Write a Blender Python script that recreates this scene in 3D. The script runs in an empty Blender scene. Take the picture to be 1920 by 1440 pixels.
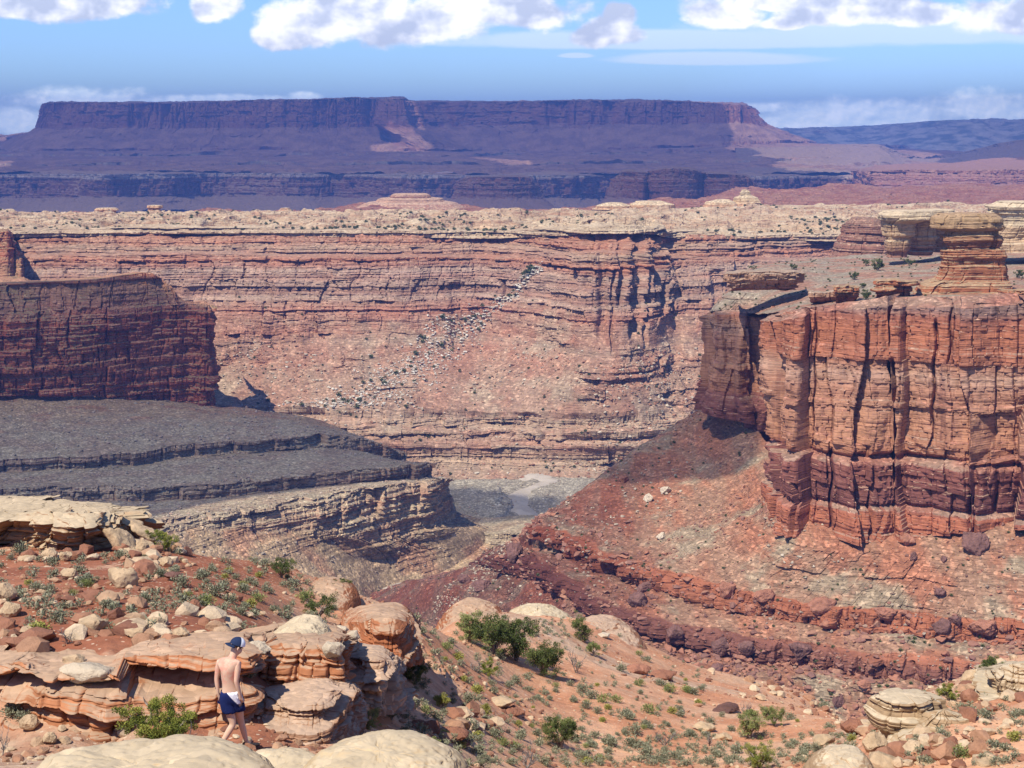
import bpy, math, random
import numpy as np
from mathutils import Vector
R = math.radians
SC = bpy.context.scene
COL = SC.collection
Q = 1.0                       # mesh density factor

# ------------------------------------------------------------------ viewpoint geometry
FPX, CX, CY, HZ = 2800.0, 960.0, 720.0, 240.0
TH = math.atan((CY-HZ)/FPX)
CT, ST = math.cos(TH), math.sin(TH)
def P(px, py, D):
    """world point lying D metres ahead, seen towards the given bearing and dip"""
    x = (px-CX)/FPX; v = -(py-CY)/FPX
    dy = CT+v*ST; dz = -ST+v*CT
    k = D/dy
    return (x*k, D, dz*k)
def PZ(px, z, D):
    """same bearing, but a given elevation"""
    # bearing x/y depends weakly on the dip
    v = 0.0
    t = z/D
    v = (t*CT+ST)/(CT-t*ST)
    dy = CT+v*ST
    return ((px-CX)/FPX*D/dy, D, z)

# ------------------------------------------------------------------ numpy noise
_rng = np.random.RandomState(7)
_perm = _rng.permutation(4096).astype(np.int32)
_perm = np.concatenate([_perm, _perm])
_val = (_rng.rand(4096)*2-1).astype(np.float32)
def h3(i, j, k):
    return _val[_perm[_perm[_perm[i & 4095]+(j & 4095)]+(k & 4095)]]
def hr(i, j=0, k=0):
    i = np.asarray(i).astype(np.int64); j = np.asarray(j).astype(np.int64); k = np.asarray(k).astype(np.int64)
    i, j, k = np.broadcast_arrays(i, j, k)
    return h3(i, j, k)
def vnoise(x, y, z):
    xi = np.floor(x).astype(np.int64); yi = np.floor(y).astype(np.int64); zi = np.floor(z).astype(np.int64)
    fx = (x-xi).astype(np.float32); fy = (y-yi).astype(np.float32); fz = (z-zi).astype(np.float32)
    fx = fx*fx*fx*(fx*(fx*6-15)+10); fy = fy*fy*fy*(fy*(fy*6-15)+10); fz = fz*fz*fz*(fz*(fz*6-15)+10)
    def g(a, b, c): return h3(xi+a, yi+b, zi+c)
    x00 = g(0,0,0)*(1-fx)+g(1,0,0)*fx; x10 = g(0,1,0)*(1-fx)+g(1,1,0)*fx
    x01 = g(0,0,1)*(1-fx)+g(1,0,1)*fx; x11 = g(0,1,1)*(1-fx)+g(1,1,1)*fx
    y0 = x00*(1-fy)+x10*fy; y1 = x01*(1-fy)+x11*fy
    return y0*(1-fz)+y1*fz
def fbm(V, s, oct=4, zs=1.0, off=0.0, gain=0.5):
    """V (...,3); s wavelength"""
    x = V[..., 0]/s+off; y = V[..., 1]/s+off*1.7; z = V[..., 2]*zs/s+off*0.6
    a, t, o = 1.0, 0.0, 0.0
    for i in range(oct):
        o = o+a*vnoise(x, y, z); t += a; a *= gain
        x = x*2.03+11.3; y = y*2.03+4.7; z = z*2.03+7.1
    return o/t
def sstep(a, b, x):
    t = np.clip((x-a)/(b-a), 0, 1); return t*t*(3-2*t)

class Strata:
    """random hard and soft layers: offset as a function of elevation"""
    def __init__(s, seed, z0, z1, tmin, tmax, soft=0.12, bias=None):
        r = np.random.RandomState(seed); e = [z0]
        while e[-1] < z1: e.append(e[-1]+tmin+(tmax-tmin)*r.rand()**1.6)
        s.e = np.array(e); s.o = r.rand(len(e)+1)*2-1
        # alternate so neighbours differ
        s.o[::2] = np.abs(s.o[::2]); s.o[1::2] = -np.abs(s.o[1::2])*0.9
        xs, ys = [], []
        for i in range(len(e)):
            t = (e[i]-e[i-1] if i else tmin)*soft; t2 = (e[i+1]-e[i] if i+1 < len(e) else tmin)*soft
            xs += [e[i]-t, e[i]+t2]; ys += [s.o[i], s.o[i+1]]
        s.xs, s.ys = np.array(xs), np.array(ys)
    def __call__(s, z): return np.interp(z, s.xs, s.ys)
    def idx(s, z): return np.searchsorted(s.e, z)

# ------------------------------------------------------------------ objects
def tag(o, label=None, cat=None, group=None, kind=None):
    if label: o['label'] = label
    if cat: o['category'] = cat
    if group: o['group'] = group
    if kind: o['kind'] = kind
    return o
def mesh_np(name, V, F, mat=None, parent=None, smooth=False, attrs=None):
    V = np.asarray(V, dtype=np.float32).reshape(-1, 3)
    me = bpy.data.meshes.new(name)
    if isinstance(F, list) and F and isinstance(F[0], np.ndarray): Fs = F
    else: Fs = [np.asarray(F, dtype=np.int32)]
    loops = np.concatenate([f.reshape(-1) for f in Fs]).astype(np.int32)
    tot = np.concatenate([np.full(len(f), f.shape[1], dtype=np.int32) for f in Fs])
    st = np.concatenate([[0], np.cumsum(tot)[:-1]]).astype(np.int32)
    me.vertices.add(len(V)); me.vertices.foreach_set('co', V.reshape(-1))
    me.loops.add(len(loops)); me.loops.foreach_set('vertex_index', loops)
    me.polygons.add(len(tot)); me.polygons.foreach_set('loop_start', st); me.polygons.foreach_set('loop_total', tot)
    me.polygons.foreach_set('use_smooth', np.full(len(tot), bool(smooth)))
    me.update(calc_edges=True)
    if attrs:
        for k, a in attrs.items():
            at = me.attributes.new(k, 'FLOAT', 'POINT'); at.data.foreach_set('value', np.asarray(a, dtype=np.float32).reshape(-1))
    if mat: me.materials.append(mat)
    o = bpy.data.objects.new(name, me); COL.objects.link(o)
    if parent: o.parent = parent
    return o
def grid_faces(nv, nu):
    i = np.arange(nv*nu, dtype=np.int32).reshape(nv, nu)
    return np.stack([i[:-1, :-1], i[1:, :-1], i[1:, 1:], i[:-1, 1:]], -1).reshape(-1, 4)
def recenter(o, c):
    """put the object's origin at c (its base) without moving the geometry"""
    me = o.data; n = len(me.vertices); a = np.empty(n*3, dtype=np.float32); me.vertices.foreach_get('co', a)
    a = a.reshape(-1, 3)-np.array(c, dtype=np.float32); me.vertices.foreach_set('co', a.reshape(-1)); o.location = c; me.update()
    return o

def catmull(C, u):
    """C (N,...) control values, u in [0,N-1]"""
    n = len(C); i = np.clip(np.floor(u).astype(int), 0, n-2); t = (u-i)
    t = t.reshape(t.shape+(1,)*(C.ndim-1))
    p0 = C[np.clip(i-1, 0, n-1)]; p1 = C[i]; p2 = C[i+1]; p3 = C[np.clip(i+2, 0, n-1)]
    cr = 0.5*((2*p1)+(-p0+p2)*t+(2*p0-5*p1+4*p2-p3)*t*t+(-p0+3*p1-3*p2+p3)*t**3)
    return 0.55*cr+0.45*(p1*(1-t)+p2*t)

def surf(rows, w, res=1.0, vres=None, uamp=None):
    """loft through guide rows (each the same number of points, left to right, top to bottom)
    w: per-row cliff weight. returns base positions, outward unit, run length, weights"""
    G = np.array(rows, dtype=np.float64)                 # R,N,3
    Rn, N, _ = G.shape
    rad = np.linalg.norm(G, axis=2)
    du = (np.linalg.norm(np.diff(G, axis=1), axis=2)/(0.5*(rad[:, 1:]+rad[:, :-1]))).mean(0)
    step = 1.0/1493.0/res/Q
    uk = np.concatenate([[0], np.cumsum(du)]); nu = int(uk[-1]/step)+2
    us = np.interp(np.linspace(0, uk[-1], nu), uk, np.arange(N))
    C = catmull(G.transpose(1, 0, 2), us).transpose(1, 0, 2)   # R,nu,3
    segs, ws, vv = [], [], []
    for r in range(Rn-1):
        dv = (np.linalg.norm(G[r+1]-G[r], axis=1)/rad[r]).mean()
        k = max(2, int(dv/step*((vres[r] if vres else 1.0))))
        t = np.linspace(0, 1, k, endpoint=(r == Rn-2))
        t3 = t[:, None, None]
        segs.append(C[r][None]*(1-t3)+C[r+1][None]*t3)
        ws.append(w[r]*(1-t)+w[r+1]*t if w[r] != 'x' else t)
        vv.append(r+t)
    B = np.concatenate(segs, 0); W = np.concatenate(ws); VV = np.concatenate(vv)
    # outward direction, smoothed along the run
    T = np.gradient(B[:, :, :2].mean(0), axis=0)
    kk = max(3, nu//40); ker = np.ones(kk)/kk
    Tp = np.pad(T, ((kk, kk), (0, 0)), mode='edge')
    T = np.stack([np.convolve(Tp[:, a], ker, 'same')[kk:-kk] for a in (0, 1)], 1)
    T /= np.linalg.norm(T, axis=1)[:, None]+1e-9
    O = np.stack([T[:, 1], -T[:, 0]], 1)
    mid = B[len(B)//2]
    s = np.concatenate([[0], np.cumsum(np.linalg.norm(np.diff(mid[:, :2], axis=0), axis=1))])
    S = np.broadcast_to(s, B.shape[:2])
    return B, O, S, W[:, None]*np.ones((1, nu)), VV

def cliff_d(B, S, L, seed, z0, z1, big=2.0, blocks=1.0, crack=1.0, fine=1.0, strata=1.0, tmin=0.35, tmax=1.8, zs=0.25, facet=1.0, small=1.0, sheer=False):
    """outward displacement of a jointed, layered rock face, in units of L"""
    z = B[..., 2]+0.35*L*fbm(B, 9*L, 2, off=seed)
    s1 = Strata(seed, z0-3*L, z1+3*L, tmin*2*L, tmax*2*L, 0.07); s2 = Strata(seed+1, z0-3*L, z1+3*L, tmin*0.5*L, tmax*0.5*L, 0.12)
    s3 = Strata(seed+2, z0-3*L, z1+3*L, 0.1*L, 0.3*L, 0.2)
    m = 0.6+0.4*fbm(B, 7*L, 2, off=seed+3)
    d = strata*(0.75*s1(z)+small*(0.35*s2(z)*m+0.10*s3(z)))
    g = s1.idx(z); g2 = s2.idx(z)
    for k, (wd, A, gg) in enumerate(((9.0, 1.5, g*0 if sheer else g//3), (3.2, 0.8, g//4 if sheer else g), (1.3, 0.35, g2//2))):
        x = S/(wd*L)+0.35*fbm(B, wd*L*1.1, 2, zs=0.5, off=seed+k)+hr(gg, seed+k)*(0.25 if k == 0 else 0.6)
        i = np.floor(x); f = x-i
        if k == 2: A = A*small
        d = d+blocks*A*0.5*hr(i, gg, seed+k)
        # faces of the blocks are turned a little left or right
        d = d+facet*(f-0.5)*wd*0.22*(hr(i, gg, seed+20+k)-0.15)*(1.0, 0.8, 0.6)[k]
        e = np.minimum(f, 1-f)*wd*L
        on = (hr(i, gg//2, seed+9+k) > -0.3)
        d = d-crack*(0.9, 0.6*(.5+.5*small), 0.3*small)[k]*np.exp(-(e/(0.16*L*(1.3, 0.8, 0.5)[k]))**2)*on
    d = d+big*fbm(B, 22*L, 3, zs=zs, off=seed+5)*1.6+0.8*fbm(B, 6*L, 3, zs=0.5, off=seed+6)+fine*0.35*fbm(B, 1.3*L, 3, off=seed+8)
    return d*L

def build(name, B, mat, smooth=False, attrs=None, **kw):
    o = mesh_np(name, B, grid_faces(*B.shape[:2]), mat, smooth=smooth, attrs=attrs)
    return tag(o, **kw)

# ------------------------------------------------------------------ node helpers
class NT:
    def __init__(s, tree): s.t = tree; s.n = tree.nodes; s.l = tree.links
    def new(s, ty, **kw):
        n = s.n.new(ty)
        for k, v in kw.items(): setattr(n, k, v)
        return n
    def put(s, sock, v):
        if isinstance(v, bpy.types.NodeSocket): s.l.new(v, sock)
        elif isinstance(v, (tuple, list)) and len(v) == 3 and sock.type == 'RGBA': sock.default_value = (*v, 1)
        elif v is not None: sock.default_value = v
    def m(s, op, a, b=None, c=None, clamp=False):
        n = s.new('ShaderNodeMath', operation=op, use_clamp=clamp); s.put(n.inputs[0], a)
        if b is not None: s.put(n.inputs[1], b)
        if c is not None: s.put(n.inputs[2], c)
        return n.outputs[0]
    def vm(s, op, a, b=None):
        n = s.new('ShaderNodeVectorMath', operation=op); s.put(n.inputs[0], a)
        if b is not None:
            if op == 'SCALE': s.put(n.inputs['Scale'], b)
            else: s.put(n.inputs[1], b)
        return n.outputs[0]
    def xyz(s, v):
        n = s.new('ShaderNodeSeparateXYZ'); s.put(n.inputs[0], v); return n.outputs
    def comb(s, x, y, z):
        n = s.new('ShaderNodeCombineXYZ'); s.put(n.inputs[0], x); s.put(n.inputs[1], y); s.put(n.inputs[2], z); return n.outputs[0]
    def noise(s, v, scale, detail=4, rough=0.55, dist=0.0):
        n = s.new('ShaderNodeTexNoise'); s.put(n.inputs['Vector'], v); n.inputs['Scale'].default_value = scale
        n.inputs['Detail'].default_value = detail; n.inputs['Roughness'].default_value = rough; n.inputs['Distortion'].default_value = dist
        return n.outputs['Fac']
    def voro(s, v, scale, feature='F1'):
        n = s.new('ShaderNodeTexVoronoi', feature=feature); s.put(n.inputs['Vector'], v); n.inputs['Scale'].default_value = scale
        return n
    def ramp(s, f, stops, interp='LINEAR'):
        n = s.new('ShaderNodeValToRGB'); s.put(n.inputs[0], f); r = n.color_ramp; r.interpolation = interp
        while len(r.elements) > 1: r.elements.remove(r.elements[-1])
        r.elements[0].position = stops[0][0]; r.elements[0].color = (*col3(stops[0][1]), 1)
        for p, c in stops[1:]:
            e = r.elements.new(p); e.color = (*col3(c), 1)
        return n.outputs[0]
    def sm(s, v, a, b, x=0.0, y=1.0):
        n = s.new('ShaderNodeMapRange', interpolation_type='SMOOTHSTEP'); s.put(n.inputs[0], v)
        for i, q in enumerate((a, b, x, y)): s.put(n.inputs[i+1], q)
        return n.outputs[0]
    def lin(s, v, a, b, x=0.0, y=1.0):
        n = s.new('ShaderNodeMapRange'); s.put(n.inputs[0], v)
        for i, q in enumerate((a, b, x, y)): s.put(n.inputs[i+1], q)
        return n.outputs[0]
    def mix(s, f, a, b, mode='MIX'):
        n = s.new('ShaderNodeMix', data_type='RGBA', blend_type=mode); s.put(n.inputs[0], f); s.put(n.inputs[6], a); s.put(n.inputs[7], b)
        return n.outputs[2]
    def attr(s, name, out='Fac'):
        n = s.new('ShaderNodeAttribute'); n.attribute_name = name; return n.outputs[out]
def col3(c): return (c, c, c) if isinstance(c, (int, float)) else tuple(c)
def mat_new(name):
    m = bpy.data.materials.new(name); m.use_nodes = True; t = NT(m.node_tree)
    b = t.n['Principled BSDF']; b.inputs['Roughness'].default_value = 0.92; b.inputs['Specular IOR Level'].default_value = 0.15
    return m, t, b
def srgb(r, g, b):
    f = lambda c: (c/255/12.92 if c/255 <= 0.04045 else ((c/255+0.055)/1.055)**2.4)
    return (f(r), f(g), f(b))

def rock_mat(name, z0, z1, stops, L, flat=None, fl=(0.45, 0.75), flat2=None, streak=0.35, warp=1.0, bands=0.5, bump=1.0, speck=0.35, talus=None, bright=1.0, flatmax=1.0, sat=None, talmax=1.0, xdark=None):
    """layered sandstone; stops are (elevation fraction, colour). flat: what lies on the ledges.
    talus: (colour a, colour b) where attribute 'tal' is 1"""
    m, t, b = mat_new(name)
    g = t.new('ShaderNodeNewGeometry'); p = g.outputs['Position']; x, y, z = t.xyz(p)
    zw = t.m('ADD', z, t.m('MULTIPLY', t.m('SUBTRACT', t.noise(p, 1/(12*L), 4), 0.5), 3.0*L*warp))
    c = t.ramp(t.lin(zw, z0, z1), stops)
    ban = t.noise(t.comb(t.m('MULTIPLY', x, 0.03/L), t.m('MULTIPLY', y, 0.03/L), t.m('MULTIPLY', zw, 1.3/L)), 1.0, 5, 0.7)
    c = t.mix(1.0, c, t.ramp(ban, [(0.25, 1-0.75*bands), (0.42, 1-0.2*bands), (0.55, 1.0), (0.72, 1+0.55*bands)]), 'MULTIPLY')
    mot = t.noise(p, 1/(2.2*L), 6, 0.65)
    c = t.mix(1.0, c, t.ramp(mot, [(0.3, 0.72), (0.5, 1.0), (0.72, 1.22)]), 'MULTIPLY')
    big = t.noise(p, 1/(30*L), 3)
    c = t.mix(t.sm(big, 0.5, 0.7, 0, 0.35), c, t.mix(1.0, c, (0.80, 0.72, 0.78), 'MULTIPLY'))
    if streak:
        st = t.noise(t.comb(t.m('MULTIPLY', x, 0.55/L), t.m('MULTIPLY', y, 0.55/L), t.m('MULTIPLY', z, 0.06/L)), 1.0, 5, 0.6)
        c = t.mix(t.sm(st, 0.53, 0.66, 0, streak), c, t.mix(1.0, c, (0.42, 0.36, 0.42), 'MULTIPLY'))
    # narrow bedding cracks
    cr = t.noise(t.comb(t.m('MULTIPLY', x, 0.12/L), t.m('MULTIPLY', y, 0.12/L), t.m('MULTIPLY', z, 2.2/L)), 1.0, 3, 0.5)
    crk = t.sm(t.m('ABSOLUTE', t.m('SUBTRACT', cr, 0.5)), 0.0, 0.02, 1, 0)
    c = t.mix(t.m('MULTIPLY', crk, 0.35), c, t.mix(1.0, c, (0.35, 0.3, 0.3), 'MULTIPLY'))
    hgt = t.m('ADD', t.m('MULTIPLY', mot, 0.5), t.m('ADD', t.m('MULTIPLY', ban, 0.55), t.m('MULTIPLY', crk, -0.35)))
    if flat or talus:
        vo = t.voro(p, 1/(0.55*L)); vr = t.xyz(vo.outputs['Color'])[0]
        vo2 = t.voro(p, 1/(1.5*L)); vr2 = t.xyz(vo2.outputs['Color'])[1]
        peb = t.m('MULTIPLY', t.ramp(vr, [(0, 1-speck), (0.75, 1.0), (0.88, 1+speck*0.8), (1.0, 1+speck*2.0)]), t.lin(vr2, 0, 1, 1-speck*0.5, 1+speck*0.5))
        hp = t.m('MULTIPLY', vo.outputs['Distance'], -0.5)
    if flat:
        nz = t.xyz(g.outputs['Normal'])[2]
        f = t.sm(t.m('ADD', nz, t.m('MULTIPLY', t.m('SUBTRACT', t.noise(p, 1/(1.5*L), 3), 0.5), 0.35)), fl[0], fl[1])
        fc = t.mix(t.sm(t.noise(p, 1/(9*L), 4), 0.4, 0.62), flat, flat2 or flat)
        fc = t.mix(1.0, fc, t.mix(1.0, (1, 1, 1), peb, 'MULTIPLY'), 'MULTIPLY')
        if flatmax < 1: f = t.m('MULTIPLY', f, flatmax)
        c = t.mix(f, c, fc)
        hgt = t.m('ADD', t.m('MULTIPLY', hgt, t.m('SUBTRACT', 1.0, f)), t.m('MULTIPLY', hp, f))
    if talus:
        a = t.attr('tal')
        f = t.sm(t.m('ADD', a, t.m('MULTIPLY', t.m('SUBTRACT', t.noise(p, 1/(5*L), 4), 0.5), 0.9)), 0.35, 0.65)
        st = t.noise(t.comb(t.m('MULTIPLY', x, 0.12/L), t.m('MULTIPLY', y, 0.02/L), t.m('MULTIPLY', z, 0.1/L)), 1.0, 4, 0.6)
        fc = t.mix(t.sm(st, 0.42, 0.6), talus[0], talus[1])
        if len(talus) > 2: fc = t.mix(t.sm(t.noise(p, 1/(14*L), 5, 0.6), 0.5, 0.62), fc, talus[2])
        fc = t.mix(1.0, fc, t.mix(1.0, (1, 1, 1), peb, 'MULTIPLY'), 'MULTIPLY')
        c = t.mix(t.m('MULTIPLY', f, talmax), c, fc)
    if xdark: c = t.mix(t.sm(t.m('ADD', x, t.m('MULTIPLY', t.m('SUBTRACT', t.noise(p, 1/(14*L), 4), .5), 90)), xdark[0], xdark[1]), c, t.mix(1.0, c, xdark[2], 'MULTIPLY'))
    if bright != 1.0: c = t.mix(1.0, c, (bright,)*3 if not isinstance(bright, tuple) else bright, 'MULTIPLY')
    hs = t.new('ShaderNodeHueSaturation'); hs.inputs['Saturation'].default_value = sat or 1.18; hs.inputs['Value'].default_value = .86; t.put(hs.inputs['Color'], c); c = hs.outputs[0]
    t.put(b.inputs['Base Color'], c)
    bp = t.new('ShaderNodeBump'); bp.inputs['Strength'].default_value = 0.9; bp.inputs['Distance'].default_value = 0.5*L*bump
    t.put(bp.inputs['Height'], hgt); t.put(b.inputs['Normal'], bp.outputs[0])
    return m
# ------------------------------------------------------------------ camera
cam = bpy.data.cameras.new('camera'); camo = bpy.data.objects.new('camera', cam); COL.objects.link(camo)
camo.location = (0, 0, 0); camo.rotation_euler = (R(90)-TH, 0, 0)
cam.sensor_width = 36; cam.lens = 36*FPX/1920; cam.clip_end = 60000; cam.clip_start = 0.3
SC.camera = camo

# ------------------------------------------------------------------ sun and sky
SUN_EL = R(56); LX, LY = 0.62, 0.78          # light travels right and away
n_ = math.hypot(LX, LY); LX /= n_; LY /= n_
Ldir = Vector((LX*math.cos(SUN_EL), LY*math.cos(SUN_EL), -math.sin(SUN_EL)))
sl = bpy.data.lights.new('sun', 'SUN'); so = bpy.data.objects.new('sun', sl); COL.objects.link(so)
sl.energy = 5.0; sl.angle = R(0.53); sl.color = (1.0, 0.93, 0.80)
so.rotation_euler = Ldir.to_track_quat('-Z', 'Y').to_euler(); so.location = (-300, -150, 500)
SC.view_settings.view_transform = 'Standard'; SC.view_settings.look = 'None'; SC.view_settings.exposure = 0.42; SC.view_settings.gamma = 1
w = bpy.data.worlds.new('World'); SC.world = w; w.use_nodes = True
t = NT(w.node_tree); bg = t.n['Background']
sky = t.new('ShaderNodeTexSky', sky_type='NISHITA'); sky.sun_disc = False
sky.sun_elevation = SUN_EL; sky.sun_rotation = math.atan2(-LX, -LY); sky.altitude = 1500; sky.air_density = 1.0; sky.dust_density = 0.9; sky.ozone_density = 2.2
tc = t.new('ShaderNodeTexCoord'); d = tc.outputs['Generated']; x, y, z = t.xyz(d)
X = t.m('DIVIDE', x, t.m('MAXIMUM', y, 0.05)); E = t.m('DIVIDE', z, t.m('MAXIMUM', y, 0.05))
def dirXE(px, py):
    p = P(px, py, 1.0); return p[0], p[2]
def cloud_field(ells, v, nscale, k, seed, dark=0.5):
    """cumulus masses: soft ellipses in bearing and height, torn by noise"""
    q = None
    for (px, py, rx, ry) in ells:
        cx, ce = dirXE(px, py); rx /= FPX; ry /= FPX
        a = t.m('POWER', t.m('DIVIDE', t.m('SUBTRACT', X, cx), rx), 2.0)
        dy = t.m('DIVIDE', t.m('SUBTRACT', E, ce), ry)
        dy = t.m('MULTIPLY', dy, t.m('ADD', 1.0, t.m('MULTIPLY', t.m('LESS_THAN', dy, 0.0), 0.5)))   # flatter base
        r = t.m('SUBTRACT', 1.0, t.m('SQRT', t.m('ADD', a, t.m('POWER', t.m('ABSOLUTE', dy), 2.0))))
        q = r if q is None else t.m('SMOOTH_MAX', q, r, 0.15)
    return q
def nz(off, scale, det, rough=0.6):
    v = t.comb(t.m('ADD', X, off[0]), t.m('MULTIPLY', t.m('ADD', E, off[1]), 1.35), off[2] if len(off) > 2 else 0.0)
    return t.noise(v, scale, det, rough)
cum = [(90, 2, 270, 62), (405, 14, 58, 46), (600, 40, 135, 74), (530, 62, 66, 44), (770, 42, 200, 62), (960, 20, 140, 60),
       (1150, 64, 66, 34), (1165, 36, 34, 34), (1340, 34, 92, 38), (1470, 46, 46, 15), (1540, 0, 270, 32), (1680, 28, 210, 36), (1880, 34, 120, 52)]
q = cloud_field(cum, None, 0, 0, 0)
n1 = nz((0, 0, 3.1), 26, 9, 0.58); n1b = nz((0.0032, -0.0034, 3.1), 26, 9, 0.58); n2 = nz((0.5, 0.2, 1.7), 7, 5, 0.5)
n0 = nz((1.1, 0.3, 2.2), 11, 3, 0.5)
body = t.m('ADD', t.m('ADD', q, t.m('MULTIPLY', t.m('SUBTRACT', n0, 0.5), 1.1)), t.m('MULTIPLY', t.m('SUBTRACT', n1, 0.5), 1.6))
mask = t.sm(body, -0.05, 0.27)
n1c = nz((0, 0, 3.1), 20, 4, 0.5); n1d = nz((0.007, -0.009, 3.1), 20, 4, 0.5)
rel = t.m('ADD', t.m('MULTIPLY', t.m('SUBTRACT', n1b, n1), 0.35), t.m('MULTIPLY', t.m('SUBTRACT', n1d, n1c), 0.75))                     # relief towards the light, upper left
shade = t.m('ADD', t.m('ADD', 0.58, t.m('MULTIPLY', rel, -7.0)), t.m('MULTIPLY', t.m('SUBTRACT', n2, 0.5), -1.5))
shade = t.m('SUBTRACT', shade, t.m('MULTIPLY', t.sm(body, 0.35, 1.2), 0.22))
shade = t.m('SUBTRACT', shade, t.m('MULTIPLY', t.sm(t.m('ABSOLUTE', t.m('SUBTRACT', X, dirXE(60, 0)[0])), 0.05, 0.12, 1, 0), 0.45))
ccol = t.ramp(shade, [(0.0, (5.4, 6.0, 7.3)), (0.32, (6.8, 7.3, 8.4)), (0.62, (8.8, 9.0, 9.4)), (0.95, (10.9, 10.9, 10.8))])
veil = [(1350, 112, 230, 17), (1250, 78, 520, 24), (1700, 60, 420, 40), (1080, 105, 40, 7)]
q2 = cloud_field(veil, None, 0, 0, 0)
nv_ = t.noise(t.comb(X, t.m('MULTIPLY', E, 4.0), 0.0), 13, 6, 0.6)
vmask = t.sm(t.m('ADD', q2, t.m('MULTIPLY', t.m('SUBTRACT', nv_, 0.5), 0.9)), -0.05, 0.35, 0, 0.62)
hor = [(150, 192, 150, 34), (30, 232, 110, 42), (420, 188, 190, 14), (1420, 204, 60, 14), (1620, 214, 220, 32), (1850, 208, 160, 42), (1560, 236, 330, 26), (570, 182, 40, 14)]
q3 = cloud_field(hor, None, 0, 0, 0)
n3 = nz((2.3, 0.7, 5.0), 34, 8, 0.58); n3b = nz((2.3022, 0.6978, 5.0), 34, 8, 0.58)
hmask = t.sm(t.m('ADD', q3, t.m('MULTIPLY', t.m('SUBTRACT', n3, 0.5), 1.5)), -0.05, 0.55, 0, 0.86)
hcol = t.ramp(t.m('ADD', 0.55, t.m('MULTIPLY', t.m('SUBTRACT', n3b, n3), -5.0)), [(0.0, (9.0, 11.0, 11.8)), (0.6, (11.8, 13.2, 13.0)), (1.0, (14.5, 15.2, 14.5))])
skc = t.mix(1.0, sky.outputs[0], (0.80, 1.02, 1.38), 'MULTIPLY')
front = t.sm(y, 0.1, 0.3)
c = t.mix(t.m('MULTIPLY', vmask, front), skc, (8.0, 9.0, 9.8))
c = t.mix(t.m('MULTIPLY', hmask, front), c, hcol)
c = t.mix(t.m('MULTIPLY', mask, front), c, ccol)
t.put(bg.inputs[0], c); bg.inputs[1].default_value = 0.10

# ------------------------------------------------------------------ haze
GZ = -345.0
def box(name, x0, x1, y0, y1, z0, z1, mat):
    V = [(x0,y0,z0),(x1,y0,z0),(x1,y1,z0),(x0,y1,z0),(x0,y0,z1),(x1,y0,z1),(x1,y1,z1),(x0,y1,z1)]
    F = [(0,3,2,1),(4,5,6,7),(0,1,5,4),(1,2,6,5),(2,3,7,6),(3,0,4,7)]
    return mesh_np(name, V, np.array(F), mat)
m = bpy.data.materials.new('haze_air'); m.use_nodes = True; tt = NT(m.node_tree); tt.n.remove(tt.n['Principled BSDF'])
pv = tt.new('ShaderNodeVolumePrincipled'); pv.inputs['Color'].default_value = (0.16, 0.33, 1.0, 1); pv.inputs['Density'].default_value = 7.6e-5; pv.inputs['Anisotropy'].default_value = 0.0
tt.l.new(pv.outputs[0], tt.n['Material Output'].inputs['Volume'])
hz = box('haze', -9000, 9000, -300, 17500, GZ-40, 330, m)
tag(hz, 'thin blue air between the viewer and the far mesas', 'haze', kind='stuff')

# ------------------------------------------------------------------ ground far below
gm, t, b = mat_new('desert_floor')
g = t.new('ShaderNodeNewGeometry'); p = g.outputs['Position']
c = t.mix(t.sm(t.noise(p, 0.004, 6), 0.4, 0.6), (0.25, 0.15, 0.11), (0.30, 0.24, 0.18)); t.put(b.inputs['Base Color'], c)
xs = np.linspace(-8900, 8900, 120); ys = np.linspace(-280, 17400, 120)
GX, GY = np.meshgrid(xs, ys); B = np.stack([GX, GY, np.full_like(GX, GZ)], -1); B[..., 2] += 6*fbm(B, 900, 3)
build('ground', B, gm, smooth=True, kind='structure', label='desert floor far below the canyon rims', cat='ground')

# ------------------------------------------------------------------ far formations
def talus_dz(B, W, L, seed, amp=1.0, flow=0.5):
    """gullies and hummocks on the debris slopes"""
    k = (1-np.clip(W, 0, 1))
    Bs = B.copy(); Bs[..., 1] = Bs[..., 1]*flow; Bs[..., 2] = 0
    g = 1-2*np.abs(fbm(Bs, 10*L, 4, off=seed))
    return k*L*amp*(0.9*g+1.4*fbm(B, 25*L, 3, off=seed+2)+0.35*fbm(B, 2*L, 3, off=seed+4))
def form(name, rows, w, mat, L, seed, label, cat, res=1.0, vres=None, dk={}, ledges=0.35, tamp=1.0, off=None, edgefix=True, kind='structure', smooth=False, tal=False, group=None, dzf=None):
    B, O, S, W, VV = surf(rows, w, res, vres)
    z = B[..., 2]; z0, z1 = z.min(), z.max()
    d = cliff_d(B, S, L, seed, z0, z1, **dk)
    lw = np.clip(W, 0, 1)
    # scattered ledges break through the slopes
    lm = sstep(0.0, 0.35, fbm(B, 30*L, 3, zs=3.0, off=seed+7))*ledges
    Bn = B.copy(); k = np.clip(lw+lm*(1-lw), 0, 1)*d
    if off is not None: k = k+off(B, S, VV)
    Bn[..., 0] += O[None, :, 0]*k; Bn[..., 1] += O[None, :, 1]*k
    Bn[..., 2] += talus_dz(B, W, L, seed, tamp)
    if dzf is not None: Bn[..., 2] += dzf(B, VV)
    at = {'tal': 1-lw} if tal else None
    o = build(name, Bn, mat, smooth=smooth, attrs=at, label=label, cat=cat, kind=kind, group=group)
    return o, Bn

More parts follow.
